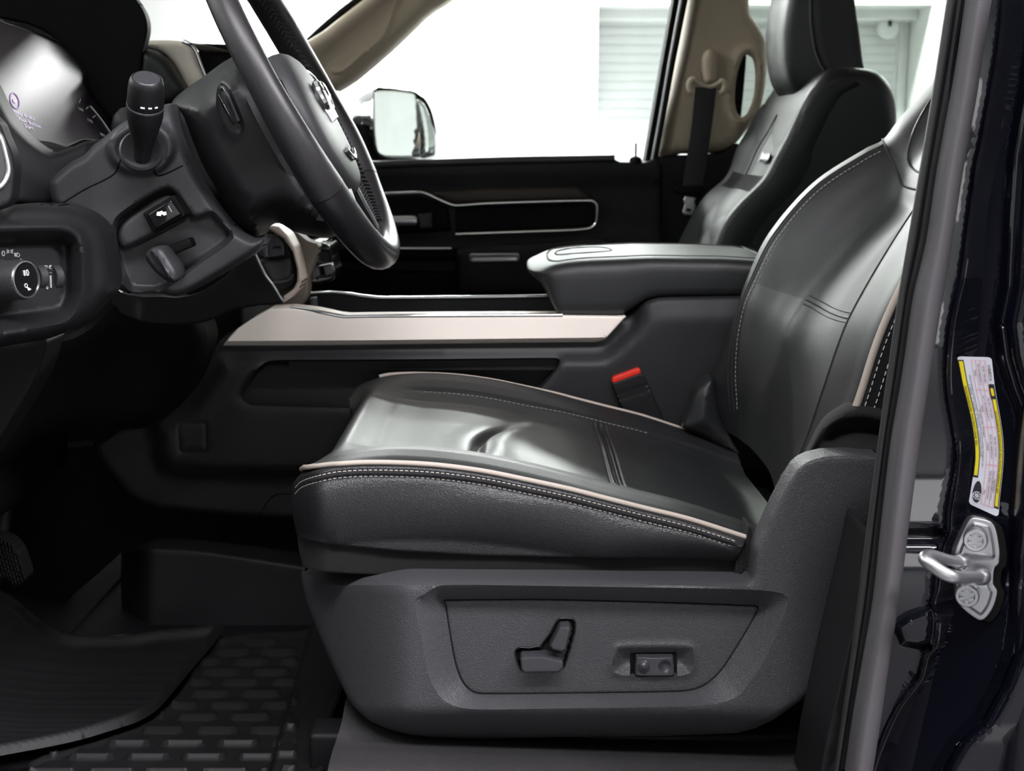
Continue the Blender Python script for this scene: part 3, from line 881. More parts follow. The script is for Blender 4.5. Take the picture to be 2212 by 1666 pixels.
# near side facing of the cushion
top = [(x, y + 3) for x, y in pp if x <= 1611]
side_out = [(633, 1046), (631, 1064), (630.5, 1092), (634, 1124), (640, 1152), (654, 1166), (690, 1173), (727, 1178), (853, 1190.5), (1043, 1201.6), (1300, 1206), (1390, 1206), (1517, 1208), (1589, 1212), (1600, 1195), (1612, 1168)] + [tuple(p) for p in top[::-1]]
pipe_y = lambda x: np.interp(x, pp[:, 0], pp[:, 1])
def side_h(x, y, d):
    py = pipe_y(x)
    h = -.014 * np.sin(np.clip((y - py) / np.maximum(np.interp(x, [631, 727, 1300, 1600], [110, 175, 135, 50]), 30), 0, 1) * math.pi)**.8
    for off, wdt in ((15, 2.2), (28, 2.2)):
        h += .0022 * np.exp(-((y - py - off) / wdt)**2)
    h += -.0022 * np.exp(-((y - py - 21.5) / 4.5)**2) * (1 + .15 * np.sin(x / 3.4))
    h += .06 * (np.clip(705 - x, 0, 100) / 75)**2.2
    h += .0012 * np.sin(x / 70 + y / 40) * sstep(20, 60, y - py)
    return h
sd = relief('side_facing', side_out, LEA, ds, YN - .001, side_h, sp=7, er=5, eh=.004, thick=.03, ang=80, cre=[np.stack([np.linspace(634, 1600 - k, 200), pipe_y(np.linspace(634, 1600 - k, 200)) + k], 1) for k in (9, 12.5, 15, 17.5, 21.5, 25.5, 28, 30.5, 35)], cg=.5)
mb = MB()
for off in (15, 28):
    xs = np.linspace(637, 1598 - (off - 15) * .6, 260)
    stitch_vf(mb, on(sd, np.stack([xs, pipe_y(xs) + off], 1), .0006, raw=True), .0036, .0014, .0005)
mb.build('side_stitching', THR, sd)
# cloth skirt
sk_out = [(641, 1150), (655, 1163), (690, 1170), (727, 1175), (853, 1187), (1043, 1198), (1300, 1203), (1520, 1205), (1592, 1210), (1620, 1256), (1500, 1253), (1300, 1247), (1000, 1246), (885, 1245), (760, 1240), (704, 1236), (670, 1230), (655, 1224), (646, 1190)]
relief('cloth_skirt', sk_out, FAB, ds, YN + .006, lambda x, y, d: .06 * (np.clip(710 - x, 0, 100) / 70)**2, sp=12, er=3, eh=.003, thick=.03)
flp = relief('skirt_end_flap', [(1616, 1134), (1624, 1140), (1626, 1171), (1621, 1254), (1588, 1254), (1590, 1206), (1600, 1190), (1611, 1168)], FAB, ds, YN - .006, lambda x, y, d: .002 * np.sin(x / 2.2) , sp=5, er=6, eh=.006, thick=.03)

# plastic side shield
shield = [(651, 1252), (651, 1236), (660, 1229), (704, 1236), (745, 1239), (850, 1245), (1000, 1247), (1200, 1248), (1400, 1251), (1611, 1256), (1620, 1250), (1632, 1186), (1649, 1152), (1665, 1116), (1681, 1083), (1701, 1044), (1722, 1012), (1738, 999), (1756, 991), (1786, 984), (1833, 982), (1900, 985),
          (1985, 1020), (1985, 1300), (1900, 1300), (1850, 1330), (1815, 1400), (1790, 1450), (1762, 1486), (1729, 1514), (1670, 1556), (1630, 1574), (1591, 1584), (1494, 1588), (1406, 1591), (1250, 1592), (1041, 1596), (938, 1594), (879, 1587), (835, 1574), (800, 1559), (770, 1533), (753, 1512), (715, 1433), (685, 1362), (662, 1300)]
RO = sm([(953, 1265), (1100, 1265), (1300, 1268), (1500, 1271), (1648, 1276), (1700, 1290), (1690, 1340), (1655, 1420), (1620, 1475), (1590, 1507), (1538, 1522), (1406, 1528), (1200, 1531), (1040, 1533), (990, 1528), (955, 1510), (930, 1470), (912, 1390), (897, 1298), (915, 1285)], 4)
RI = sm([(959, 1297), (965, 1295.5), (1100, 1294), (1200, 1294.5), (1420, 1300), (1632, 1308), (1639, 1313), (1620, 1353), (1567, 1439), (1538, 1471), (1508, 1489), (1464, 1496), (1200, 1500), (1041, 1501), (1020, 1496), (1000, 1477), (985, 1442), (973, 1383), (961, 1305)], 3)
YSH = 1.205
def shield_h(x, y, d):
    io = inpoly(x, y, RO); do = dist(x, y, RO); di = dist(x, y, RI); ii = inpoly(x, y, RI)
    h = np.where(io, .024 * np.where(ii, 1, do / (do + di + 1e-6)), 0)
    h += .13 * (np.clip(890 - x, 0, 300) / 230)**1.7
    h += .045 * (np.clip(y - 1528, 0, 90) / 66)**1.6 * (1 - .6 * sstep(1500, 1750, x))
    h += .020 * (np.clip(1268 - y, 0, 24) / 24)**1.2 * (1 - sstep(1600, 1640, x))
    h += .035 * sstep(1690, 1900, x) * sstep(1050, 1350, y)
    return h
shd = relief('side_shield', shield, PLG, ds, YSH, shield_h, sp=13, er=12, eh=.008, holes=[RI], cre=loops(RO, (-5, 0, 5)), thick=.03, ang=30)
# switch panel
c0 = RI.mean(0); RP = c0 + (RI - c0) * np.array([.9965, .985])
SCO = np.array(sm([(1327, 1455), (1329, 1404), (1341, 1397), (1410, 1395), (1482, 1396), (1497, 1402), (1491, 1455), (1410, 1458)], 3))
BZ = np.array([(1111, 1412), (1114, 1402), (1123, 1397), (1167, 1394), (1199, 1345), (1205, 1337), (1213, 1334), (1232, 1334), (1241, 1338), (1245, 1348), (1243, 1368), (1223, 1436), (1211, 1449), (1130, 1452), (1120, 1443)], float)
def pan_h(x, y, d):
    i = inpoly(x, y, SCO); ds_ = dist(x, y, SCO)
    h = np.where(i, -.0022 + .012 * np.clip(ds_ / 26, 0, 1), -.0022 * np.exp(-(ds_ / 7)**2))
    return h
LF = np.array([(1362, 1411), (1461, 1409), (1463, 1462), (1361, 1463)], float)
pan = relief('switch_panel', RP, PLG, ds, YSH + .0235, pan_h, sp=8, er=4, eh=.003, holes=[np.array(sm(BZ, 2)), LF], cre=loops(SCO, (-9, -4, 0, 6, 14, 24)), thick=.012, ang=60)
relief('switch_bezel', sm(BZ, 2), GLK, pan, YSH + .022, lambda x, y, d: .006 * sstep(4, 7, d), sp=5, er=2.5, eh=.0015, thick=.02)
relief('slide_switch', [(1124, 1424), (1128, 1419), (1176, 1418), (1214, 1428), (1217, 1432), (1216, 1445), (1206, 1453), (1131, 1454), (1126, 1446)], SWT, pan, YSH + .008, sp=6, er=3.5, eh=.003, thick=.022)
relief('recline_switch', [(1207, 1358), (1211, 1354), (1229, 1353), (1233, 1358), (1222, 1403), (1216, 1409), (1194, 1404), (1188, 1396)], SWT, pan, YSH + .008, sp=6, er=3.5, eh=.003, thick=.022)
lumb = relief('lumbar_frame', LF, PLK, pan, YSH + .031, sp=10, er=2, eh=.001, thick=.012)
def lum_h(x, y, d):
    h = -.0050 * np.clip(1 - np.hypot(x - 1390, y - 1441) / 13, 0, 1)**.6 * 1.0
    h = h + .0035 * np.sqrt(np.clip(1 - (np.hypot(x - 1436.6, y - 1441) / 13)**2, 0, 1))
    return h - .004 * np.cos((x - 1414) / 42 * 1.3)
relief('lumbar_switch', [(1374, 1419), (1414, 1421), (1454, 1419), (1457, 1458), (1450, 1461), (1380, 1461), (1372, 1458)], SWT, pan, YSH + .022, lum_h, sp=3, er=2.5, eh=.002, thick=.02, ang=50)

# backrest: lines running up the seat, each at its own distance
far = [(1556, 925), (1541, 878), (1541, 824), (1560, 759), (1586, 684), (1609, 613), (1658, 508), (1754, 397), (1868, 322), (1907, 302), (1942, 257), (2015, 176), (2075, 105)]
seam = [(1592, 945), (1592, 885), (1588, 810), (1592, 735), (1606, 665), (1628, 612), (1678, 515), (1766, 412), (1873, 341), (1914, 318), (1952, 274), (2023, 194), (2083, 124)]
vall = [(1622, 968), (1640, 912), (1660, 845), (1683, 778), (1708, 712), (1745, 650), (1800, 577), (1862, 505), (1928, 440), (1952, 402), (1988, 345), (2055, 262), (2115, 190)]
n5 = [(1681, 1083), (1715, 1012), (1745, 940), (1775, 852), (1808, 753), (1834, 688), (1885, 595), (1950, 490), (2012, 400), (2045, 355), (2085, 295), (2160, 200), (2225, 120)]
n6 = [(1702, 1105), (1748, 1020), (1792, 940), (1826, 850), (1853, 760), (1880, 690), (1934, 590), (2000, 482), (2062, 390), (2096, 340), (2138, 280), (2215, 180), (2280, 95)]
n7 = [(1745, 1100), (1790, 1012), (1826, 935), (1856, 855), (1887, 757), (1916, 683), (1966, 580), (2032, 470), (2092, 380), (2126, 330), (2168, 268), (2245, 165), (2310, 80)]
rows = []
for i in range(13):
    mid = lat(vall[i], 1.62, 1.50)
    f = P(*far[i], 1.72)
    r = [f + Vector((.10, .05, -.03)), f + Vector((.04, .035, -.008)), f + Vector((.008, .012, 0)), f, P(*seam[i], 1.685), P((seam[i][0] * .45 + vall[i][0] * .55), seam[i][1] * .45 + vall[i][1] * .55, 1.65), P(*vall[i], 1.615), P(*mid, 1.50), P(*n5[i], 1.375), P(*n6[i], 1.315), P(*n7[i], 1.283), P(*n7[i], 1.283) + Vector((.022, .0, -.010)), P(*n7[i], 1.283) + Vector((.06, .012, -.028)), P(*n7[i], 1.283) + Vector((.11, .05, -.05))]
    rows.append(r)
A = up2(rows, 8, 7)
nu_, nvv = A.shape[:2]
# stitched cross seam and the lower front tuck
V, Fc = gridmesh(A); V = [tuple(p) for p in V]
bins = []; brest = []; bsho = []
for f in Fc:
    i, j = divmod(f[0], nvv)
    if 7 * 4.1 <= j < 7 * 8 and i < 8 * 9:
        (bins if i < 8 * 5 else bsho).append(f)
    else: brest.append(f)
back = submesh('backrest', V, brest, LEAF, ds)
bi = submesh('backrest_insert', V, bins, INZ, back); bs_ = submesh('shoulder_insert', V, bsho, INZ2, back)
def bline(u, v):
    """point on the backrest surface: u up the seat (stations), v across (lines)"""
    a = u * 8; b = v * 7
    i = min(int(a), nu_ - 2); j = min(int(b), nvv - 2); s, t = a - i, b - j
    q = A[i, j] * (1-s) * (1-t) + A[i+1, j] * s * (1-t) + A[i, j+1] * (1-s) * t + A[i+1, j+1] * s * t
    return Vector(q)
nrm = Vector((-.89, 0, .45)); nrm.normalize()
for o_ in (back, bi, bs_):
    me = o_.data
    if me.polygons[len(me.polygons) // 2].normal.dot(nrm) < 0: me.flip_normals()
tube('bolster_piping', [bline(u, 10.0) + Vector((0, -.003, .001)) for u in np.linspace(2.7, 11, 60)], .0040, PIP, back, 10)
mb = MB()
for v in (10.42, 10.8):
    stitch_vf(mb, [bline(u, v) + Vector((-.001, -.0016, .001)) for u in np.linspace(2.8, 11, 120)], .0050, .0022, .0007)
mb.build('bolster_stitching', THR, back); mb = MB()
stitch_vf(mb, [bline(u, 4.05) + nrm * .001 for u in np.linspace(1.0, 8.8, 120)], .0042, .0018, .0006)
mb.build('seam_stitching', THG, back)
mb = MB()
for v, (a, b) in ((3.7, (.9, 9)), (3.85, (.9, 9)), (8.0, (.6, 9.4))):
    mb.put(*tube_vf([bline(u, v) + nrm * .0003 for u in np.linspace(a, b, 100)], .0011, 6))
for k in (4.86, 5.0, 5.14):
    mb.put(*tube_vf([bline(k + .0 + .25 * sstep(6, 8, v) * 0, v) + nrm * .0004 for v in np.linspace(5.9, 8.0, 40)], .0011 if k == 5.0 else .0007, 6))
mb.put(*tube_vf([bline(9.0, v) + nrm * .0006 for v in np.linspace(2.6, 10, 60)], .0014, 6))
mb.build('seam_welt', SEALD, back)
# shoulder panel outline near the top
tube('shoulder_piping', [Vector(p) for p in [bline(10.9, 4.1) + nrm * .001, bline(10.3, 4.5) + nrm * .001, bline(9.75, 5.0) + nrm * .001, bline(9.62, 5.6) + nrm * .001, bline(9.6, 6.3) + nrm * .001, bline(9.6, 8) + nrm * .001]], .0013, LEAF, back, 6, n=6)
# cloth cover bulging at the hinge
rows = []
cov = [(1733, 984), (1746, 961), (1765, 922), (1785, 896), (1821, 873), (1853, 865), (1905, 876), (1960, 900)]
lo = [(1760, 1005), (1775, 1003), (1790, 1000), (1806, 998), (1830, 996), (1860, 996), (1905, 998), (1960, 1004)]
r0 = [P(x, y, 1.30) for x, y in cov]; r4 = [P(x, y, 1.235) for x, y in lo]
r1 = [P(x * .78 + a * .22, y * .78 + b * .22, 1.262) for (x, y), (a, b) in zip(cov, lo)]
r2 = [P(x * .5 + a * .5, y * .5 + b * .5, 1.262 + (.018 if 3 <= i <= 6 else .004)) for i, ((x, y), (a, b)) in enumerate(zip(cov, lo))]
r3 = [P(x * .2 + a * .8, y * .2 + b * .8, 1.24) for (x, y), (a, b) in zip(cov, lo)]
rb = [p + Vector((.02, .05, -.01)) for p in r0]
loft('hinge_cover', [rb, r0, r1, r2, r3, r4], FAB, ds, 5, 4, ang=80)
# inner hinge trim on the far side, seen below the backrest
relief('inner_hinge_trim', sm([(1541, 818), (1548, 860), (1556, 905), (1580, 950), (1600, 985), (1560, 970), (1520, 945), (1476, 925), (1485, 895), (1500, 850), (1520, 826)], 3), LEAF, ds, 1.70, lambda x, y, d: -.012 * np.clip(d / 30, 0, 1), sp=8, er=10, eh=.012, thick=.03)
# rails below
rbox('seat_light_block', (P(1250, 1500, 1.5).x + .03, 1.51, .90), (.56, .30, .20), PLK, ds, .02)  # hidden box added to stop light leaking through under the seat
for y in (1.32, 1.66):
    rbox('seat_rail', (P(1300, 1500, y).x, y, ZF + .035), (.62, .045, .06), PLB, ds, .006)
rbox('seat_pan', (P(1250, 1500, 1.5).x + .02, 1.51, .95), (.50, .44, .10), PLB, ds, .02)
# ---- belt buckle
bk = thing('seat_belt_buckle', 'black seat belt buckle with red push button beside the driver seat', 'belt buckle', P(1420, 930, 1.79))
bo = [(1322, 828), (1384, 806), (1391, 810), (1405, 840), (1470, 985), (1395, 985), (1336, 868), (1323, 836)]
b_ = relief('buckle_body', bo, PLB, bk, 1.765, lambda x, y, d: .0015 * np.exp(-(((x - 1360) * .33 + (y - 856)) / 2.2)**2) + .0015 * np.exp(-(((x - 1360) * .33 + (y - 845)) / 2.2)**2), sp=6, er=4, eh=.003, thick=.022)
relief('release_button', [(1321, 821), (1324, 815), (1376, 796), (1382, 797), (1385, 806), (1383, 808), (1324, 830)], RED, bk, 1.767, sp=6, er=3, eh=.003, thick=.018)

# ================================================================ passenger seat
ps = thing('car_seat', 'black leather passenger seat with headrest beyond the centre armrest', 'car seat', (P(1600, 540, 2.45).x, 2.45, ZF))
pfar = [(1420, 640), (1465, 527), (1478, 498), (1500, 456), (1526, 420), (1569, 379), (1592, 319), (1614, 280), (1631, 247), (1650, 224), (1680, 210), (1712, 206)]
pmid = [(1470, 670), (1508, 545), (1524, 512), (1548, 466), (1575, 428), (1612, 386), (1640, 326), (1664, 286), (1684, 250), (1704, 226), (1730, 200), (1760, 184)]
pnear = [(1490, 680), (1536, 560), (1545, 527), (1566, 480), (1598, 440), (1650, 388), (1678, 338), (1700, 297), (1718, 258), (1736, 222), (1760, 186), (1800, 164)]
rows = []
for i in range(12):
    f = P(*pfar[i], 2.64); m = P(*pmid[i], 2.45); n_ = P(*pnear[i], 2.27)
    r = [f + Vector((.12 if i < 7 else .05, .05, -.02)), f + Vector((.02, .025, 0)), f, f * .8 + m * .2 + Vector((.004, 0, 0)), f * .55 + m * .45 + Vector((.01, 0, -.003)), m, m * .55 + n_ * .45 + Vector((.006, 0, -.002)), m * .2 + n_ * .8 + Vector((.001, 0, 0)), n_, n_ + Vector((.014, -.012, -.006)), n_ + Vector((.04, -.014, -.012)), n_ + Vector((.12 if i < 7 else .05, .0, -.03))]
    rows.append(r)
A = up2(rows, 6, 5); V, Fc = gridmesh(A); V = [tuple(p) for p in V]; nvp = A.shape[1]
pin = []; pre = []; pbd = []
for f in Fc:
    i, j = divmod(f[0], nvp); u = i / 6
    if 4.35 <= u <= 5.05 and 5 * 2.8 <= j < 5 * 7.1: pbd.append(f); continue
    (pin if (1.0 < u < 4.35 or 5.05 < u < 8.0) and 5 * 2.8 <= j < 5 * 7.1 else pre).append(f)
pb = submesh('backrest', V, pre, LEAP, ps); pi_ = submesh('backrest_insert', V, pin, LEAP, pb)
pbb = submesh('backrest_band', V, pbd, FAB, pb)
for o_ in (pb, pi_, pbb):
    me = o_.data
    if me.polygons[len(me.polygons) // 2].normal.x > 0: me.flip_normals()
def pline(u, v):
    a = u * 6; b = v * 5; i = min(int(a), A.shape[0] - 2); j = min(int(b), nvp - 2); s, t = a - i, b - j
    return Vector(A[i, j] * (1-s) * (1-t) + A[i+1, j] * s * (1-t) + A[i, j+1] * (1-s) * t + A[i+1, j+1] * s * t)
mb = MB(); stitch_vf(mb, [pline(u, 8.6) + Vector((-.001, -.002, .001)) for u in np.linspace(.8, 9, 90)], .005, .003, .0009); mb.build('seam_stitching', THD, pb)
mb = MB(); mb.put(*tube_vf([pline(u, 5.0) + Vector((-.004, 0, .002)) for u in np.linspace(5.1, 8.0, 40)], .0015, 6)); mb.build('seam_welt', SEALD, pb)
side = [(1700, 296), (1716, 255), (1730, 222), (1754, 184), (1780, 156), (1813, 145), (1865, 148), (1880, 151), (1901, 160), (1918, 178), (1928, 196), (1935, 224), (1937, 260), (1932, 330), (1900, 450), (1840, 560), (1700, 680), (1500, 690), (1545, 556), (1566, 500), (1598, 456), (1657, 400), (1683, 345)]
relief('backrest_shell', sm(side, 3), LEAF, ps, 2.258, lambda x, y, d: .0 * x, sp=20, er=26, eh=.03, thick=.36)
# badge
bA = np.array([[tuple(pline(u, v) + Vector((-.005 - .0008 * (k % 2), -.001, .003))) for k, v in enumerate(np.linspace(5.6, 7.1, 13))] for u in (5.62, 5.98)])
bV, bF = gridmesh(bA); bmb = MB(); bmb.put([tuple(p) for p in bV], bF)
bd = bmb.build('metal_badge', SAT, ps, True, 30)
sm_ = bd.modifiers.new('thickness', 'SOLIDIFY'); sm_.thickness = .0015; sm_.offset = 0
# headrest
hf_ = [(1689, -60), (1681, 0), (1675, 32), (1670, 75), (1672, 130), (1679, 169), (1692, 194), (1709, 210), (1726, 220)]
hs_ = [(1752, -60), (1750, 0), (1750, 32), (1752, 65), (1760, 110), (1770, 138), (1780, 154), (1784, 166), (1788, 180)]
hb_ = [(1838, -60), (1846, 0), (1850, 32), (1855, 65), (1860, 105), (1863, 130), (1866, 146), (1867, 160), (1868, 176)]
rows = []; rows2 = []
for a, b, c in zip(hf_, hs_, hb_):
    fa = P(*a, 2.45); sb = P(*b, 2.35); cb = P(*c, 2.36)
    fb = Vector((sb.x, 2.58, sb.z)); cc = Vector((cb.x, 2.56, cb.z))
    rows.append([fb, Vector((fa.x * .8 + fb.x * .2, 2.555, fa.z)), Vector((fa.x, 2.50, fa.z)), fa, Vector((fa.x, 2.40, fa.z)), Vector((fa.x * .8 + sb.x * .2, 2.365, fa.z * .8 + sb.z * .2)), sb])
    rows2.append([sb + Vector((-.004, .003, 0)), sb + Vector((.012, -.006, 0)), (sb + cb) / 2 + Vector((0, -.006, 0)), cb + Vector((-.015, -.004, 0)), cb, cb + Vector((.004, .06, 0)), cc + Vector((.004, -.05, 0)), cc, (fb + cc) / 2 + Vector((0, .02, 0)), fb])
hr = loft('headrest_pad', rows, LEAF, ps, 4, 4)
loft('headrest_shell', rows2, LEAF, ps, 4, 4)
tube('headrest_piping', [r[-1] + Vector((0, -.003, 0)) for r in rows], .0022, THD, hr, 6, n=4)
for y in (2.41, 2.51):
    p = P(1790, 170, y); tube('headrest_post', [p + Vector((0, 0, -.06)), p + Vector((0, 0, .10))], .006, CHR, ps, 10)
# cushion of the passenger seat, behind the console
o2 = bpy.data.objects.new('seat_cushion', cush.data); COL.objects.link(o2); o2.parent = ps; o2.location = -Vector(ps.location) + Vector((-.02, .96, 0))
for k_ in cush.children:
    if 'insert' in k_.name:
        o3 = bpy.data.objects.new(k_.name.split('.')[0], k_.data); COL.objects.link(o3); o3.parent = o2
rbox('cushion_base', (P(1150, 1300, 1.5).x, 2.455, .93), (.46, .45, .25), PLB, ps, .03)
# ================================================================ steering wheel
u_ = Vector((.46, 0, -.888)).normalized(); v_ = Vector((0, 1, 0)); n_w = Vector((.888, 0, .46)).normalized()
WC = P(644, 206, 1.49); WR = .197
sw = thing('steering_wheel', 'black leather steering wheel with chrome emblem in front of the driver seat', 'steering wheel', WC)
def WP(a, b, c=0): return WC + u_ * a + v_ * b + n_w * c
def rimpt(t, dr=0, dc=0): return WP((WR + dr) * math.cos(t), (WR + dr) * math.sin(t), dc)     # t = 0 at the lowest point
def rim_rad(t):
    return float(np.interp(math.cos(t), [-1, 0, .56, 1], [.0125, .0142, .0182, .0168]) * (1 + .28 * float(sstep(.3, .85, math.sin(t))) * float(sstep(.7, .2, math.cos(t)))))
def rim_part(name, t0, t1, mat, rad, parent, n=90):
    rows = []
    for k in range(n + 1):
        t = t0 + (t1 - t0) * k / n
        row = []; rad_ = rim_rad(t) * rad
        for j in range(16):
            w = 2 * math.pi * j / 16
            row.append(rimpt(t, math.cos(w) * rad_, math.sin(w) * rad_ * 1.1))
        rows.append(row)
    return loft(name, rows, mat, parent, 1, 1, cv=True, caps=True)
TJ = .98
RIMM = M('smooth rim leather', (.017, .016, .018), .40, spec=.5, bump=('grain', 700, .12, .0003))
rim_part('rim', TJ, 2 * math.pi - TJ, RIMM, 1.0, sw, 150)
rim_part('lower_rim_segment', -TJ + .004, TJ - .004, M('satin rim plastic', (.015, .014, .016), .30, spec=.5), .985, sw, 70)
# laced seam on the inside of the rim
mb = MB()
for k in range(150):
    t = .45 + (2 * math.pi - .9) * k / 149
    c = rimpt(t, -rim_rad(t), .003); d = (rimpt(t + .02) - rimpt(t)).normalized()
    for s in (1, -1):
        mb.put(*tube_vf([c - n_w * .006 * s, c + d * .0045 + (WC - c).normalized() * .0012, c + d * .006 + n_w * .001 * s], [.0012, .0016, .0012], 5))
mb.build('lacing', LEA, sw)
# airbag cover
AO = .034
ol = []
for k in range(48):
    w = 2 * math.pi * k / 48; c, s = math.cos(w), math.sin(w)
    r = 1 / (abs(c) ** 2.6 + abs(s) ** 2.6) ** (1 / 2.6)
    ol.append((.084 * r * c * (1.06 if c > 0 else .98), .094 * r * s * (1 - .12 * max(c, 0))))
V, Fc = pillow_vf(ol, [(0, -.03), (0, .008), (.002, .016), (.006, .021), (.012, .0245), (.030, .028), (.045, .029)], lambda a, b, h: WP(a + AO, b, h - .009))
mb = MB(); mb.put(V, Fc); air = mb.build('airbag_cover', PLD, sw, ang=80)
# emblem: chrome ram head with curled horns on the cover
E0 = WP(AO - .012, 0, .0225)
def EP(x, y, z=0): return E0 - u_ * y + v_ * x + n_w * z       # x across, y up
mb = MB()
for s in (1, -1):
    hp = [(.004, .016), (.012, .022), (.021, .019), (.025, .009), (.022, -.002), (.015, -.006), (.011, .000), (.014, .006)]
    q = catmull([(s * a, b, .003 - .0002 * i) for i, (a, b) in enumerate(hp)], 5)
    rr = np.interp(np.linspace(0, 1, len(q)), [0, .3, 1], [.0042, .0050, .0018])
    mb.put(*tube_vf([EP(*p) for p in q], list(rr), 8))
face = [(-.009, .018), (.009, .018), (.011, .006), (.006, -.012), (.0035, -.022), (-.0035, -.022), (-.006, -.012), (-.011, .006)]
V = [EP(a, b, -.004) for a, b in face] + [EP(a * .8, b * .85, .0055) for a, b in face]
mb.put(V, [tuple(range(7, -1, -1)), tuple(range(8, 16))] + [(i, (i+1) % 8, (i+1) % 8 + 8, i + 8) for i in range(8)])
mb.build('emblem', CHR, sw, ang=25)
mb = MB()
V, Fc = text_vf('SRS AIRBAG', .006); mb.put([EP(.030 + a[0] * .8 - .03, -.052 + a[1], -.0005) for a in V], Fc)
mb.build('airbag_text', PLK, sw); mb = MB()
q = [EP(-.045 + .004 * math.cos(w), -.004 + .004 * math.sin(w), -.006) for w in np.linspace(0, 5, 12)]
mb.put(*tube_vf(q, .0006, 5)); mb.put(*tube_vf([EP(-.041, -.004, -.006), EP(-.034, .002, -.005)], .0008, 5))
mb.build('horn_icon', PLK, sw)
# spokes with switch pads
for s in (-1, 1):
    ol = [(-.016, .066), (-.015, .12), (-.026, .176), (.030, .176), (.041, .12), (.056, .066)]
    V, Fc = pillow_vf([(a, b * s) for a, b in sm(ol, 4)], [(0, -.004 if s < 0 else -.020), (0, .004), (.003, .010), (.008, .013)], lambda a, b, h: WP(a, b, h - (.010 if s < 0 else .004)))
    mb = MB(); mb.put(V, Fc); sp = mb.build('spoke', PLB, sw, ang=80)
    if s < 0: continue
    tube('switch_bezel', [WP(a, b * s, .0125 - (.010 if s < 0 else .004)) for a, b in sm([(-.026, .086), (-.022, .15), (.022, .15), (.032, .086)], 6)], .0026, CHR, sp, 8, True)
    for a in (-.010, .012):
        rbox('thumb_switch', WP(a, .118 * s, .014 - (.010 if s < 0 else .004)), (.014, .034, .006), SWT, sp, .002, Matrix((u_, v_, n_w)).transposed())
for s in (-1, 1):
    pts = [(.060, .030 * s), (.085, .034 * s), (.125, .048 * s), (.165, .072 * s), (.188, .085 * s)]
    tube('lower_spoke', [WP(a, b, .004 - .012 * i / 4) for i, (a, b) in enumerate(pts)], [.014, .013, .012, .012, .012], PLB, sw, 12, flat=.6, up=n_w, n=5)
    tube('spoke_trim', [WP(a, b - .010 * s, .010 - .012 * i / 4) for i, (a, b) in enumerate(pts)], .0028, SAT, sw, 8, n=5)
tube('horn_trim', [WP(.088 - .01 * abs(b / .03)**2, b, .022) for b in np.linspace(-.03, .03, 9)], .003, CHR, sw, 8, n=3)

# ================================================================ steering column: hub shroud, column cover, stalk, lever
col = thing('steering_column', 'dark grey steering column cover with multifunction stalk and pedal switch behind the steering wheel', 'steering column', P(400, 640, 1.45))
hub = sm([(370, 224), (400, 193), (440, 165), (471, 142), (486, 132), (520, 120), (600, 180), (660, 300), (720, 430), (745, 490), (710, 514), (640, 502), (603, 482), (575, 491), (566, 507), (542, 513), (506, 492), (471, 452), (423, 382), (390, 305), (376, 262)], 4)
PADC = np.array(sm([(468, 195), (478, 178), (494, 188), (512, 225), (528, 268), (524, 290), (505, 296), (484, 280), (468, 240)], 4))
def hub_h(x, y, d):
    h = .030 * sstep(0, 1, (x - 380) / 400.0) * 0
    i = inpoly(x, y, PADC)
    return np.where(i, -.002 + .008 * np.clip(dist(x, y, PADC) / 8, 0, 1), -.002 * np.exp(-(dist(x, y, PADC) / 8)**2)) - .03 * sstep(0, 70, d) + .0
hb = relief('hub_shroud', hub, PLB, col, 1.435, hub_h, sp=10, er=55, eh=.05, cre=loops(PADC, (-12, -6, 0, 4, 8)), thick=.03, ang=60)
tube('wheel_switch_rim', on(hb, [(474, 193), (484, 190), (500, 222), (516, 262)], .001), .0022, SWT, hb, 8)
tube('wheel_switch_groove', on(hb, [(472, 206), (490, 240), (506, 268)], .0), .0014, GLK, hb, 8)
rbox('column_core', P(420, 330, 1.49), (.16, .11, .10), PLB, col, .02)
colo = sm([(150, 352), (182, 335), (200, 315), (219, 301), (242, 282), (268, 263), (310, 245), (352, 227), (372, 226), (386, 280), (405, 335), (428, 386), (472, 456), (507, 495), (545, 516), (575, 512), (560, 540), (500, 580), (420, 626), (380, 640), (347, 634), (300, 634), (262, 628), (243, 612), (236, 560), (222, 500), (180, 465), (120, 446), (108, 410), (110, 388)], 3)
REC = np.array(sm([(241, 500), (245, 478), (258, 461), (300, 432), (340, 410), (362, 402), (380, 411), (402, 440), (420, 463), (440, 458), (458, 455), (475, 470), (505, 514), (440, 565), (380, 610), (347, 630), (310, 632), (276, 626), (258, 592), (244, 545)], 3))
HUMP = np.array(sm([(262, 478), (300, 447), (345, 420), (372, 416), (392, 440), (408, 470), (370, 495), (330, 516), (290, 535), (262, 540), (250, 510)], 3))
ring = np.array([(305 + 72 * math.cos(w) * 1.0, 318 + 58 * math.sin(w)) for w in np.linspace(0, 2 * math.pi, 40)[:-1]])
def col_h(x, y, d):
    base = .00010 * np.clip(x - 200, 0, 400) + .00030 * np.clip(330 - y, -50, 400)*0
    i = inpoly(x, y, REC); dr = dist(x, y, REC); k = inpoly(x, y, HUMP); dh = dist(x, y, HUMP)
    h = base + np.where(i, .022 * sstep(0, 14, dr), 0) - np.where(k & i, .020 * sstep(0, 12, dh), 0)
    # round boss under the stalk
    q = np.hypot((x - 305) / 74.0, (y - 318) / 62.0)
    h += -.012 * (1 - sstep(.86, 1.06, q)) + .010 * (1 - sstep(.35, .85, q))
    h += .05 * sstep(0, 120, 300 - y) * .5
    # joint lines
    for (a, b) in (((182, 384), (246, 376)), ):
        pass
    return h
cc = relief('column_cover', colo, PLD, col, 1.375, col_h, sp=7, er=16, eh=.02, cre=loops(REC, (0, 5, 10, 15)) + loops(HUMP, (0, 5, 10)), thick=.03, ang=70)
mb = MB()
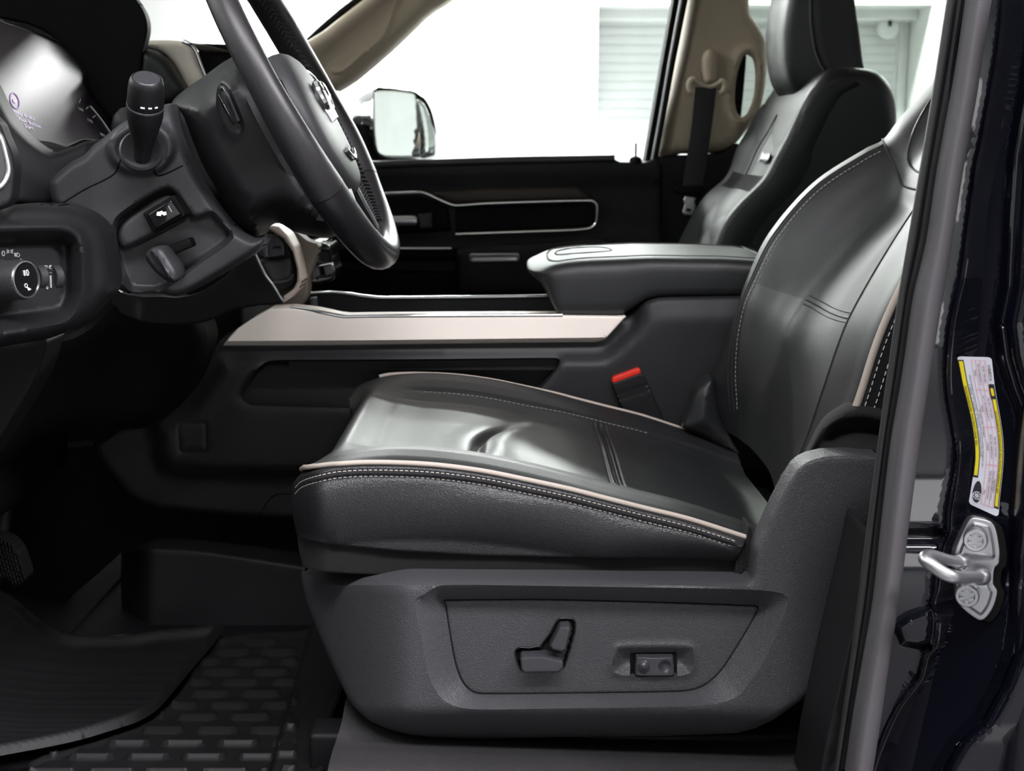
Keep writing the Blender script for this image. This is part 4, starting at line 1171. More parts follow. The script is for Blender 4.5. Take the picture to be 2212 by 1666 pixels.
for l in ([(130, 442), (182, 410), (246, 376), (262, 340), (268, 330)], [(335, 330), (330, 352), (342, 380), (405, 353)]):
    mb.put(*tube_vf(on(cc, l, -.0004, 6), .0011, 6))
mb.build('joint_line', PLK, cc)
sbase = [P(305, 327, 1.352)]
ax = (P(316, 165, 1.30) - P(307, 333, 1.345)).normalized()
s0 = P(308, 336, 1.352)
sl = (P(316, 168, 1.30) - P(307, 333, 1.345)).length
stk = lathe('stalk', [(.0075, -.01), (.0088, .004), (.0105, .014), (.0150, .034), (.0178, .048), (.0178, .0575)], s0, ax, PLB, col, 36)
lathe('stalk_ring', [(.0176, .0568), (.0182, .0572), (.0182, .0590), (.0176, .0594)], s0, ax, SWT, stk, 36)
lathe('stalk_knob', [(.0174, .0592), (.0178, .062), (.0174, sl - .014), (.0168, sl - .005), (.0152, sl), (.0137, sl + .0012), (.0132, sl + .0006), (.006, sl + .001), (.0005, sl + .001)], s0, ax, PLB, stk, 40)
lathe('knob_cap', [(.0129, sl - .001), (.0129, sl + .0009), (.012, sl + .0016), (.0005, sl + .0016)], s0, ax, SWT, stk, 36)
mb = MB()
e1 = ax.cross(Vector((0, 1, 0))).normalized(); e2 = Vector((0, -1, 0)); e2 = (e2 - ax * e2.dot(ax)).normalized()
for ang, L in ((.18, .004), (.55, .0034), (.86, .003)):
    d = e2 * math.cos(ang) + Vector((1, 0, 0)) * math.sin(ang); d = (d - ax * d.dot(ax)).normalized(); tdir = ax.cross(d)
    c = s0 + ax * .066 + d * .0178
    mb.put(*tube_vf([c - tdir * L * .5, c + tdir * L * .5], .0010, 6))
mb.build('stalk_marks', WHT, stk)
lathe('stalk_collar', [(.021, -.004), (.0215, .004), (.0195, .0065), (.0165, .004), (.012, .0), (.006, -.002)], P(305, 328, 1.355), (P(300, 270, 1.30) - P(305, 328, 1.36)), PLD, col, 36)
psw = relief('pedal_switch_frame', [(309, 461), (372, 422), (378, 424), (401, 462), (398, 468), (334, 502), (328, 499)], PLK, col, 1.372, sp=8, er=3, eh=.002, thick=.02)
pr_ = relief('pedal_rocker', [(317, 464), (370, 431), (392, 463), (336, 494)], GLK, psw, 1.368, lambda x, y, d: -.003 * np.cos((x - 350) / 28), sp=6, er=3, eh=.002, thick=.02)
mb = MB()
def flat_px(o, pts, lift, mbx):
    q = on(o, pts, lift, raw=True); mbx.put(q, [tuple(range(len(q)))])
flat_px(pr_, [(338, 466), (339, 458), (345, 457), (350, 455), (353, 458), (359, 457), (360, 464), (354, 466), (350, 463), (346, 466)], .0008, mb)
flat_px(pr_, [(338, 464), (348, 465), (348, 467), (338, 466)], .0009, mb)
for q in ([(338, 462.6), (348, 464), (347.6, 467), (338, 465.4)],): flat_px(pr_, q, .0010, mb)
mb.build('pedal_icon', WHT, psw, False)
mb = MB(); flat_px(pr_, [(363, 445), (364.5, 444.5), (372, 458), (370.6, 458.6)], .0008, mb); mb.build('indicator_line', GRY, psw, False)
rbox('lever_slot', P(380, 537, 1.397), (.040, .02, .010), PLK, cc, .002, Matrix.Rotation(math.radians(-22), 3, 'Y'))
relief('tilt_lever', sm([(314, 552), (322, 540), (337, 533), (352, 537), (366, 556), (382, 582), (384, 600), (372, 610), (356, 604), (337, 589), (320, 568)], 3), PLD, cc, 1.352, lambda x, y, d: -.006 * np.exp(-(((x - 350) * .8 - (y - 570) * .55) / 6)**2), sp=5, er=9, eh=.012, thick=.03)

# ================================================================ dashboard
dash = thing('dashboard', 'black dashboard with instrument hood, light switch pod and cream stitched trim', 'dashboard', P(150, 900, 1.5))
KX = -.52
# hood over the gauges
hd = sm([(-60, -60), (150, -60), (270, -30), (296, 0), (314, 30), (320, 60), (315, 90), (309, 112), (306, 145), (302, 180), (290, 230), (272, 262), (262, 268), (215, 302), (190, 250), (180, 170), (150, 110), (80, 60), (0, 40), (-60, 30)], 3)
relief('instrument_hood', hd, PLK, dash, 1.80, lambda x, y, d: -.06 * sstep(320, -100, x) , sp=16, er=7, eh=.006, thick=.015)
hoodrows = [[P(x, y, 1.40), P(x + 40, y - 10, 1.48), P(x + 70, y - 16, 1.58), P(x + 100, y - 4, 1.70)] for x, y in ((-140, -140), (-60, -70), (0, 0))]
# gauge lens
lensp = plane(P(120, 220, 1.60), (1, -.12, .36))
ln = sm([(-60, 20), (0, 44), (60, 64), (130, 95), (160, 125), (178, 150), (185, 190), (230, 250), (268, 290), (250, 310), (216, 306), (180, 303), (150, 316), (115, 325), (85, 312), (55, 290), (30, 262), (0, 215), (-60, 130)], 3)
cl = relief('instrument_lens', ln, DISP, dash, lensp, lambda x, y, d: -.001 * np.sin(np.clip((y - 40) / 280, 0, 1) * math.pi), sp=10, er=4, eh=.002, thick=.02)
mbx = MB()
def ptext(o, s, x, y, size, ang, skew, mbx, lift=.0012, align='LEFT'):
    V, Fc = text_vf(s, size, align); a = np.array(V); c, sn = math.cos(ang), math.sin(ang)
    X = x + a[:, 0] * c - a[:, 1] * sn * 0 + skew * (-a[:, 1]); Y = y + a[:, 0] * sn - a[:, 1]
    q = on(o, np.stack([X, Y], 1), lift, raw=True); mbx.put(q, Fc)
ptext(cl, 'Press Brake', 28, 240, 10.5, .36, .25, mbx); ptext(cl, 'Push Button', 40, 256, 10.5, .36, .25, mbx); ptext(cl, 'Start', 53, 271, 10.5, .36, .25, mbx)
q = [(32 + 9 * math.cos(w) + 5 * math.sin(w) * .8, 218 + 17 * math.sin(w)) for w in np.linspace(0, 2 * math.pi, 30)]
mbx.put(*tube_vf(on(cl, q, .001, raw=True), .0007, 5)); 
q = [(32 + 4 * math.cos(w) + 1.5 * math.sin(w), 218 + 5 * math.sin(w)) for w in np.linspace(0, 2 * math.pi, 14)[:-1]]
flat_px(cl, q, .0012, mbx)
mbx.build('display_text', LILAC, cl, False)
mbg = MB()
for s, x, y in (('160', 168, 233), ('170', 188, 258), ('180', 215, 288)): ptext(cl, s, x, y, 9, .45, .3, mbg)
for a, b in (((171, 222), (174, 214)), ((186, 236), (190, 231)), ((200, 254), (206, 250)), ((218, 290), (222, 294))): mbg.put(*tube_vf(on(cl, [a, b], .001), .0007, 5))
mbg.build('gauge_marks', GRY, cl, False)
tube('gauge_ring', on(cl, [(194, 230), (205, 243), (220, 262), (236, 285), (250, 305)], .002), .0018, SAT, cl, 8)
# frame below the lens and dash body
relief('cluster_surround', sm([(-60, 120), (0, 212), (28, 262), (55, 292), (88, 318), (116, 330), (150, 320), (182, 306), (222, 300), (260, 290), (280, 300), (240, 330), (180, 380), (120, 440), (30, 440), (-60, 430)], 3), PLB, dash, plane(P(100, 350, 1.42), (.75, -.6, .25)), sp=14, er=16, eh=.012, thick=.02)
# knee panel and lower dash
relief('knee_panel', sm([(-60, 640), (60, 700), (130, 712), (180, 690), (240, 640), (330, 640), (400, 650), (440, 690), (452, 740), (420, 830), (360, 900), (314, 925), (250, 930), (215, 960), (150, 930), (60, 960), (0, 1010), (-60, 1040)], 3), PLK, dash, 1.42, lambda x, y, d: .0005 * np.clip(x - 60, -100, 400) + .0004 * np.clip(y - 700, 0, 400), sp=22, er=40, eh=.05, thick=.05)
kp = relief('knee_side_panel', sm([(-60, 735), (20, 748), (60, 744), (101, 732), (100, 752), (86, 800), (69, 836), (48, 872), (27, 905), (0, 949), (-60, 1010)], 3), PLK, dash, 1.36, sp=18, er=6, eh=.006, thick=.05)
relief('lower_bolster', sm([(243, 615), (262, 632), (300, 640), (350, 640), (390, 642), (440, 628), (500, 585), (530, 535), (541, 520), (550, 545), (572, 592), (588, 614), (604, 640), (610, 656), (560, 660), (500, 672), (460, 690), (420, 700), (330, 700), (260, 680), (236, 655)], 3), PLB, dash, 1.52, lambda x, y, d: .0004 * np.clip(x - 300, 0, 400), sp=12, er=6, eh=.003, thick=.008)
# light switch pod
PODP = plane(P(120, 580, 1.245), (.80, -.60, .10))
pod = sm([(-60, 470), (0, 455), (26, 443), (70, 441), (115, 442), (152, 449), (187, 461), (214, 482), (229, 503), (238, 545), (245, 598), (239, 632), (222, 650), (178, 697), (140, 719), (95, 734), (51, 742), (0, 750), (-60, 758)], 3)
PIN = np.array(sm([(-60, 512), (0, 510), (70, 508), (128, 508), (150, 514), (160, 530), (163, 580), (162, 633), (152, 664), (140, 680), (118, 688), (60, 697), (12, 704), (-60, 712)], 3))
def pod_h(x, y, d):
    i = inpoly(x, y, PIN); dp = dist(x, y, PIN)
    return np.where(i, .022 * sstep(0, 22, dp) + .0018, .004 * np.exp(-(dp / 7)**2) - .008 * np.exp(-((dp - 16) / 14)**2))
pd = relief('light_switch_pod', pod, PLB, dash, PODP, pod_h, sp=7, er=26, eh=.022, cre=loops(PIN, (-22, -14, -7, 0, 6, 12, 18, 24)), thick=.03, ang=70)
kn = Vector((.93, -.38, .08)).normalized()
kf = P(57, 604, 1.20)
kb = lathe('light_knob', [(.0195, -.034), (.0195, -.028), (.0182, -.027), (.0182, -.004), (.0172, -.0012), (.0005, -.0012)], kf, kn, M('knurled knob rubber', (.03, .03, .032), .5, bump=('perf', 420, .6, .0006)), pd, 60)
lathe('knob_ring', [(.0162, -.002), (.0172, -.0012), (.0170, .0006), (.0158, .0008), (.0155, -.001)], kf, kn, SAT, pd, 60)
lathe('knob_face', [(.0156, -.002), (.0156, -.0003), (.0005, -.0003)], kf, kn, GLK, pd, 48)
ke2 = Vector((0, 0, 1)); ke2 = (ke2 - kn * ke2.dot(kn)).normalized(); ke1 = ke2.cross(kn); ke1 = ke1 if ke1.x > 0 else -ke1
def KP(a, b, z=.0006): return kf + ke1 * a * .001 + ke2 * b * .001 + kn * z
mb = MB()
def kline(pts, r=.00042): mb.put(*tube_vf([KP(a, b) for a, b in pts], r, 5))
for cy, kind in ((6.0, 'fog'), (-7.2, 'lamp')):
    if kind == 'fog':
        kline([(1.0, cy + 2.6), (2.6, cy + 2.3), (3.5, cy), (2.6, cy - 2.3), (1.0, cy - 2.6), (1.0, cy + 2.6)])
        for k in (-1.6, 0, 1.6): kline([(-3.4, cy + k + .5), (-2.4, cy + k - .4), (-1.4, cy + k + .4), (-.2, cy + k - .3)])
        kline([(-1.8, cy + 2.6), (-2.3, cy + .8), (-1.6, cy - .8), (-2.1, cy - 2.6)])
    else:
        kline([(-2 + 1.6 * math.cos(w), cy + 1.8 + 1.8 * math.sin(w)) for w in np.linspace(0, 6.28, 14)])
        for k in range(4): kline([(-1.0 + k * .5, cy + .2 - k * .2), (0.4 + k * 1.1, cy - 3.0 + k * .25)])
mb.build('knob_icons', WHT, pd)
mb = MB()
def pl_(pts, r=.0005): mb.put(*tube_vf(on(pd, pts, .0006, raw=True), r, 5))
pl_([(7 + 3 * math.cos(w), 548 + 5 * math.sin(w)) for w in np.linspace(0, 6.28, 16)])
for s in (-1, 1):
    pl_([(21 + s * 2, 540), (21 + s * 3, 543.5), (21 + s * 2, 547)])
    for dy in (-4, 0, 4): pl_([(21 + s * 4, 543.5 + dy * .6), (21 + s * 7, 543.5 + dy)])
pl_([(37, 546), (41, 548.5), (42.5, 552), (40, 555), (36, 554.5), (37, 546)])
for k in range(4): pl_([(30.5, 547 + k * 2), (35, 548 + k * 2)])
V, Fc = text_vf('AUTO', 9, 'LEFT'); a = np.array(V); 
q = on(pd, np.stack([43 + a[:, 0] * .62, 560 + a[:, 0] * .40 - a[:, 1] * .9], 1), .0006, raw=True); mb.put(q, Fc)
pl_([(101, 588), (102, 616)], .0008); pl_([(109, 595), (110, 622)], .0008); pl_([(108.6, 589), (108.7, 590)], .0012)
pl_([(102 + 1.6 * math.cos(w), 622 + 2.6 * math.sin(w)) for w in np.linspace(0, 6.28, 12)], .0004)
pl_([(96, 574.5), (103, 574.5)], .0004); pl_([(99.5, 576), (99.5, 580)], .0003); pl_([(97, 576), (95.5, 579)], .0003); pl_([(102, 576), (103.5, 579)], .0003)
pl_([(109 + 2.8 * math.cos(w), 577 + 3.4 * math.sin(w)) for w in np.linspace(.8, 5.6, 12)], .0004); pl_([(108, 577), (111, 573)], .0004)
mb.build('pod_icons', GRY, pd)
for cx_ in (82, 116):
    lathe('dimmer_wheel', [(.0005, -.004), (.0115, -.004), (.0125, -.003), (.0125, .003), (.0115, .004), (.0005, .004)], on(pd, [(cx_ + 1, 598)], -.007, raw=True)[0], (.60, .80, 0), PLD, pd, 40)
# outer air vent
vn = relief('side_vent', sm([(-60, 230), (0, 262), (14, 292), (30, 330), (36, 366), (34, 400), (27, 436), (0, 452), (-60, 458)], 3), PLB, dash, plane(P(10, 350, 1.20), (.6, -.8, .1)), sp=9, er=9, eh=.008, thick=.012)
tube('vent_ring', on(vn, [(-30, 262), (0, 296), (12, 334), (18, 364), (15, 384), (0, 404), (-30, 412)], .001), .0028, SAT, vn, 8)
relief('vent_core', sm([(-40, 290), (0, 305), (9, 338), (14, 364), (11, 381), (0, 398), (-40, 400)], 3), PLD, vn, plane(P(10, 350, 1.198), (.6, -.8, .1)), sp=8, er=3, eh=.002, thick=.01)
relief('dash_end', sm([(20, 330), (60, 380), (110, 388), (182, 345), (215, 310), (120, 318), (40, 290)], 3), PLB, dash, 1.50, sp=16, er=8, eh=.01, thick=.04)
# upper dash pad, cream stitched trim, centre screen frame
relief('upper_pad', sm([(300, 104), (318, 105), (337, 109), (362, 127), (385, 162), (402, 196), (372, 226), (320, 236), (296, 190)], 3), LEAF, dash, 1.80, sp=12, er=22, eh=.03, thick=.04)
relief('cream_trim', sm([(300, 90), (319, 88), (360, 87), (395, 90), (413, 102), (424, 126), (434, 148), (441, 162), (446, 190), (400, 215), (390, 170), (366, 128), (338, 108), (300, 104)], 3), CRM, dash, 1.84, sp=10, er=14, eh=.014, thick=.04)
tube('chrome_edge', [P(396, 90, 1.845), P(412, 98, 1.842), P(422, 110, 1.842), P(432, 136, 1.842), P(443, 163, 1.842), P(452, 185, 1.842)], .0034, CHR, dash, 8, n=5)
relief('screen_bezel', sm([(400, 93), (430, 95), (520, 108), (520, 220), (460, 210), (445, 165), (424, 110)], 3), PLK, dash, 1.87, sp=14, er=3, eh=.002, thick=.2)
relief('wood_strip', [(404, 94), (440, 96), (490, 108), (500, 116), (436, 112), (420, 104)], WOOD, dash, 1.86, sp=8, er=5, eh=.006, thick=.06)
box2('dash_core', (P(505, 300, 1.9).x - .45, 1.9, .98), (P(505, 300, 1.9).x, 2.74, P(505, 180, 2.3).z), PLK, dash, .03)
box2('dash_side_core', (-1.1, 1.13, .98), (-.63, 1.86, 1.50), PLK, dash, .04)
# centre stack seen beside the wheel
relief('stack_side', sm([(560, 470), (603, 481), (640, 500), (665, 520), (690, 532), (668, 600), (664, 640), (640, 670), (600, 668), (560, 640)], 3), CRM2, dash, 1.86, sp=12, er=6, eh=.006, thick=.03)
relief('stack_trim', [(570, 488), (582, 486), (603, 489), (622, 508), (636, 532), (647, 575), (653, 606), (644, 628), (626, 646), (611, 655), (612, 640), (634, 624), (642, 608), (642, 582), (633, 545), (614, 517), (594, 504)], TAN2, dash, 1.80, sp=7, er=5, eh=.006, thick=.05)
cb = relief('storage_panel', sm([(546, 504), (575, 500), (596, 506), (616, 522), (630, 546), (637, 580), (640, 604), (630, 620), (600, 634), (572, 632), (556, 590)], 3), PLB, dash, 1.83, sp=10, er=4, eh=.003, thick=.02)
relief('cubby', sm([(559, 560), (600, 558), (630, 556), (632, 595), (626, 605), (590, 611), (575, 590)], 3), PLD, cb, 1.824, sp=8, er=8, eh=.006, thick=.02)
tube('cubby_lip', [P(588, 611, 1.818), P(610, 609, 1.816), P(628, 604, 1.816), P(633, 592, 1.816)], .0022, PLD, cb, 8, n=3)
bt = relief('brake_switch', [(552, 530), (572, 508), (600, 507), (614, 526), (616, 552), (570, 558), (560, 552)], SWT, cb, 1.812, lambda x, y, d: .002 * np.exp(-((x - 579) / 1.5)**2), sp=5, er=4, eh=.004, thick=.02)
tube('slide_tab', [P(563, 520, 1.808), P(567, 532, 1.808), P(571, 546, 1.808)], .0022, SWT, cb, 8, flat=.8)
tube('button_mark', [P(589, 536, 1.810), P(593, 533, 1.810), P(606, 534, 1.810)], .001, PLK, cb, 6)
sc_ = relief('climate_panel', sm([(655, 526), (690, 523), (712, 530), (718, 560), (724, 600), (700, 612), (672, 612), (664, 590), (658, 550)], 3), GLK, dash, 1.90, lambda x, y, d: .0004 * (x - 690), sp=8, er=6, eh=.006, thick=.08)
relief('panel_brow', sm([(653, 526), (680, 521), (712, 530), (714, 544), (690, 542), (660, 548)], 3), GLK, sc_, 1.892, sp=7, er=7, eh=.008, thick=.04)
for (a, b, c, d) in ((668, 578, 692, 600), (697, 574, 721, 594)):
    relief('climate_button', [(a, b), (c - 4, b - 3), (c, d - 4), (a + 6, d + 3)], SWT, sc_, 1.888, sp=6, er=2.5, eh=.002, thick=.02)
tube('button_line', [P(690, 574, 1.884), P(720, 568, 1.888)], .0012, SAT, sc_, 6)

# ================================================================ brake pedal, mats
bp = thing('brake_pedal', 'ribbed rubber brake pedal low in the dark footwell', 'pedal', P(20, 1270, 1.62))
pe = relief('pedal_pad', sm([(-40, 1160), (10, 1168), (34, 1190), (50, 1230), (54, 1250), (46, 1262), (30, 1266), (14, 1250), (-40, 1230)], 3), RUB, bp, 1.60, lambda x, y, d: .003 * np.sin(x * .9 - y * .25), sp=3, er=4, eh=.004, thick=.03)
tube('pedal_arm', [P(0, 1180, 1.63), P(10, 1100, 1.65), P(30, 1000, 1.66), P(60, 900, 1.66)], .010, PLK, bp, 8, n=4)
ZM = ZF + .004
fm = thing('ribbed_floor_mat', 'ribbed black rubber floor mat in the driver footwell', 'floor mat', Pz(250, 1500, ZM))
def mat_grid(name, outl, zf, parent, mat, sp=9):
    o = resample(outl, sp, True)
    x0, y0 = o.min(0); x1, y1 = o.max(0)
    gx, gy = np.meshgrid(np.arange(x0, x1, sp), np.arange(y0, y1, sp * .6)); g = np.stack([gx.ravel(), gy.ravel()], 1)
    g = g[inpoly(g[:, 0], g[:, 1], o)]; g = g[dist(g[:, 0], g[:, 1], o) > sp * .5]
    al = np.vstack([o, g])
    r = delaunay_2d_cdt([Vector(map(float, p)) for p in al], [(i, (i + 1) % len(o)) for i in range(len(o))], [], 0, 1e-4)
    q = np.array([(v.x, v.y) for v in r[0]]); tri = np.array(r[2]); c = q[tri].mean(1); tri = tri[inpoly(c[:, 0], c[:, 1], o)]
    d = dist(q[:, 0], q[:, 1], o)
    V = [Pz(a, b, ZM) for a, b in q]
    V = [Vector((p.x, p.y, p.z + h)) for p, h in zip(V, zf(np.array([tuple(p) for p in V]), d, q))]
    F_ = []
    for t in tri:
        a, b, c = [V[i] for i in t]
        F_.append(tuple(map(int, t)) if (b - a).cross(c - a).z > 0 else tuple(map(int, t[::-1])))
    return mesh(name, V, F_, mat, parent, True, 70)
mo = sm([(484, 1377), (474, 1399), (446, 1435), (412, 1475), (380, 1515), (344, 1557), (318, 1576), (292, 1589), (235, 1608), (172, 1627), (90, 1645), (0, 1662), (-120, 1690), (-120, 1500), (-120, 1350), (0, 1345), (34, 1350), (90, 1385), (137, 1404), (210, 1404), (292, 1400), (350, 1390), (420, 1385)], 3)
def ribz(p, d, q):
    z = .012 * np.exp(-((d - 9) / 6)**2)
    w = np.where((d > 22), 1, 0)
    z = z + w * .0022 * np.clip(np.cos(2 * math.pi * p[:, 1] / .0125), 0, 1)**2
    z = z + .05 * np.clip((-.56 - p[:, 0]) / .25, 0, 2)**1.4
    return z + .014
mat_grid('rubber_mat', mo, ribz, fm, RUB, 6)
f2 = thing('patterned_floor_mat', 'black rubber floor liner with raised wedge pattern before the seat base', 'floor mat', Pz(560, 1550, ZM))
m2 = sm([(430, 1384), (486, 1380), (560, 1372), (640, 1368), (690, 1366), (720, 1420), (745, 1480), (745, 1515), (715, 1600), (690, 1720), (400, 1730), (100, 1730), (60, 1655), (200, 1610), (330, 1560), (410, 1470)], 3)
def wedz(p, d, q):
    z = .004 * np.exp(-((d - 6) / 5)**2)
    rw = np.floor(p[:, 1] / .034); fx = (p[:, 0] / .062 + .5 * (rw % 2)) % 1; fy = (p[:, 1] / .034) % 1
    w = np.abs(fx - .5) * 2
    ins = (w < .78 - .42 * fy) & (q[:, 0] < 640) & (d > 8)
    z = z + ins * .007 * (1 - fy)
    z = z + .020 * sstep(628, 650, q[:, 0] + (q[:, 1] - 1500) * .28)
    return z + .002
mat_grid('rubber_liner', m2, wedz, f2, RUB, 6)
# heel guard strip beside the liner
# ================================================================ centre console
con = thing('center_console', 'dark grey centre console with champagne trim band, open tray and side pocket', 'console', P(900, 1110, 1.85))
YC = 1.80
cso = sm([(470, 742), (500, 716), (560, 690), (640, 668), (735, 684), (800, 684), (1000, 683), (1196, 682), (1349, 684), (1372, 668), (1391, 653), (1409, 645), (1430, 641), (1520, 639), (1660, 637), (1760, 640), (1760, 1130), (900, 1130), (636, 1122), (550, 1118), (440, 1108), (344, 1099), (318, 1092), (292, 1080), (268, 1060), (247, 1035), (228, 1012), (213, 990), (206, 960), (230, 940), (310, 905), (360, 880), (420, 820)], 3)
RAI = np.array(sm([(316, 900), (317, 940), (320, 982), (330, 1010), (350, 1032), (385, 1042), (500, 1046), (640, 1048), (1500, 1060), (1700, 1062), (1800, 1060), (1800, 560), (1380, 560), (1354, 690), (1304, 742), (1286, 748), (480, 754), (440, 800), (400, 860), (360, 886)], 3))
POC = np.array(sm([(520, 856), (526, 836), (540, 812), (557, 795), (575, 782), (596, 778), (760, 777), (1000, 775), (1190, 773), (1206, 775), (1209, 784), (1202, 800), (1160, 850), (1130, 880), (1000, 884), (760, 882), (545, 876), (528, 868)], 3))
def con_h(x, y, d):
    i = inpoly(x, y, RAI); dr = dist(x, y, RAI)
    h = np.where(i, -.022 * sstep(0, 46, dr) * 1.0, .0)
    k = inpoly(x, y, POC); dp = dist(x, y, POC)
    h = h + np.where(k, .003 + .05 * sstep(0, 9, dp) , .003 * np.exp(-(dp / 5)**2))
    fl_ = sstep(0, 60, (y - 684) + (1420 - x) * .0) * 0
    dd = (x - 1349) * .62 + (y - 684)                      # sloping shoulder behind the lid
    h = h + .010 * sstep(60, 0, d) * sstep(1340, 1380, x) * (y < 900)
    h = h + .0010 * np.exp(-(dist(x, y, SQ) / 1.3)**2)
    return h
SQ = np.array([(385, 920), (389, 915), (440, 914), (445, 918), (447, 970), (444, 975), (393, 976), (388, 972)], float)
cs = relief('console_side', cso, CON, con, YC, con_h, sp=11, er=14, eh=.012, cre=loops(POC, (-5, 0, 4, 9)) + loops(SQ, (-2, 0, 2)) + loops(RAI, (0, 15, 30, 46)), thick=.02, ang=60)
tube('side_joint', on(cs, [(556, 1118), (568, 1100), (580, 1082), (594, 1070), (620, 1067), (700, 1068)], -.0003), .0009, PLK, cs, 6)
# tan trim band and its bevel
trim_t = [(481, 747), (497, 727), (514, 709), (542, 690), (582, 668), (628, 666), (680, 672), (730, 683), (749, 685), (800, 684), (960, 683), (1196, 682), (1352, 684), (1313, 727), (1308, 733), (1298, 737), (1286, 739.5), (1100, 741), (800, 745), (600, 747)]
def trim_h(x, y, d):
    b = np.interp(x, [481, 800, 1286, 1352], [747, 745, 739.5, 735])
    return np.where(b - y < 10, .010 * (1 - (b - y) / 10), 0)
relief('trim_band', trim_t, TAN, con, YC - .016, trim_h, sp=9, er=3, eh=.003, cre=[np.array([(490, 737), (800, 735), (1286, 729.5), (1300, 729)])], thick=.05, ang=25)
tube('near_tray_rim', [P(628, 665, YC - .010), P(655, 668, YC - .012), P(690, 674, YC - .014), P(730, 682, YC - .014), P(749, 684, YC - .014), P(800, 683, YC - .014), P(1000, 682, YC - .014), P(1215, 681, YC - .014)], .0030, CHR, con, 8, n=4)
YT = 2.04
tube('far_tray_rim', [P(640, 637, YT), P(680, 634, YT), P(716, 632.5, YT), P(754, 635.5, YT), P(790, 641, YT), P(826, 644, YT), P(960, 643, YT), P(1060, 642, YT), P(1190, 640, YT)], .0030, CHR, con, 8, n=4)
relief('far_tray_wall', [(640, 640), (680, 637), (716, 635.5), (754, 638.5), (790, 644), (826, 647), (960, 646), (1215, 643), (1260, 700), (640, 700)], PLD, con, YT + .002, sp=20, er=2, eh=.001, thick=.03)
zt_ = P(900, 684, YC).z - .055
box2('tray_floor', (P(620, 690, YC).x, YC + .004, zt_ - .02), (P(1230, 690, YC).x, YT, zt_), PLB, con)
relief('console_far_side', [(560, 690), (700, 650), (1200, 650), (1700, 640), (1700, 1000), (600, 1000)], PLB, con, 2.08, sp=40, er=4, eh=.003, thick=.02)
relief('tray_post', [(668, 645), (681, 643), (682, 667), (668, 667)], PLD, con, 1.90, sp=6, er=4, eh=.004, thick=.02)
# padded lid
lid = thing('armrest_lid', 'black padded leather armrest lid on top of the centre console', 'armrest', P(1400, 682, 1.93))
zx = lambda y, Y=YC: P(1400, y, Y).z
xk = [P(x, 600, YC).x for x in (1146, 1160, 1180, 1192, 1206, 1340, 1356, 1400, 1432, 1700)]
zb = [P(1300, y, YC).z for y in (600, 608, 622, 655, 680, 681, 673, 645, 640, 638)]
xt = [P(x, 600, YC).x for x in (1146, 1174, 1192, 1225, 1261, 1400, 1560, 1660, 1720)]
ztp = [P(1300, y, YC).z for y in (585, 578, 571, 565, 561, 555, 557, 563, 575)]
LX0, LX1 = P(1172, 600, YC).x, P(1720, 600, YC).x
ol = []
for k in range(25):                                       # plan: bowed nose, straight sides
    w = -math.pi / 2 + math.pi * k / 24
    c, s = math.cos(w), math.sin(w)
    r = 1 / (abs(c) ** 3.2 + abs(s) ** 3.2) ** (1 / 3.2)
    ol.append((LX0 + .035 - .055 * r * c * (1.0), 1.933 + .143 * r * s))
ol = ol + [(x, 1.933 + .143) for x in np.linspace(LX0 + .05, LX1, 30)] + [(LX1, y) for y in np.linspace(2.06, 1.81, 12)] + [(x, 1.933 - .143) for x in np.linspace(LX1, LX0 + .05, 30)]
def lidw(x, y, h):
    b = np.interp(x, xk, zb); t = np.interp(x, xt, ztp)
    return Vector((x, y, b + (t - b) * h))
prof = [(.010, .0), (.004, .03), (.001, .10), (.0, .25), (.0, .45), (.0, .62), (.001, .76), (.004, .87), (.009, .945), (.016, .98), (.026, 1.0)]
def pillow_grid(o, prof, warp):
    o = np.asarray(o, float); tg = np.roll(o, -1, 0) - np.roll(o, 1, 0); tg /= (np.linalg.norm(tg, axis=1)[:, None] + 1e-9)
    ar = .5 * np.sum(o[:, 0] * np.roll(o[:, 1], -1) - np.roll(o[:, 0], -1) * o[:, 1]); nr = np.stack([-tg[:, 1], tg[:, 0]], 1) * (1 if ar > 0 else -1)
    return [[warp(a, b, h) for a, b in o + nr * ins] for ins, h in prof], o + nr * prof[-1][0]
olr = resample(ol, .012, True)
V, Fc = pillow_vf(olr, prof, lidw)
mb = MB(); mb.put(V, Fc); lp_ = mb.build('lid_pad', LEAF, lid, ang=70)
rws, inn = pillow_grid(olr, [(.030, 1.004)], lidw)
tube('lid_stitching', [p for p in rws[0]], .0012, THD, lp_, 6, True)
tube('lid_latch_seam', [lidw(x, y, 1.004) for x, y in sm([(LX0 + .03, 1.92), (LX0 + .03, 2.0), (LX0 + .09, 2.0), (LX0 + .10, 1.92)], 4)], .0008, PLK, lp_, 6, True)
# floor hump under the console
hump = thing('floor_hump_cover', 'smooth dark grey plastic cover on the floor hump below the console', 'floor cover', Pz(480, 1386, ZF))
def hump_h(x, y, d):
    return .075 * sstep(330, 262, x) + .0
relief('hump_panel', sm([(262, 1192), (285, 1185), (309, 1182), (380, 1185), (447, 1190), (550, 1205), (653, 1221), (760, 1230), (800, 1300), (800, 1420), (690, 1400), (480, 1400), (300, 1412), (270, 1420)], 3), CON, hump, 1.80, hump_h, sp=12, er=10, eh=.01, thick=.2)
# front floor carpet against the console
relief('hump_carpet', [(0, 980), (200, 960), (260, 1060), (330, 1095), (700, 1120), (760, 1240), (640, 1222), (447, 1192), (309, 1184), (262, 1194), (200, 1250), (100, 1330), (0, 1350)], CARP, hump, 1.86, sp=30, er=3, eh=.002, thick=.05)

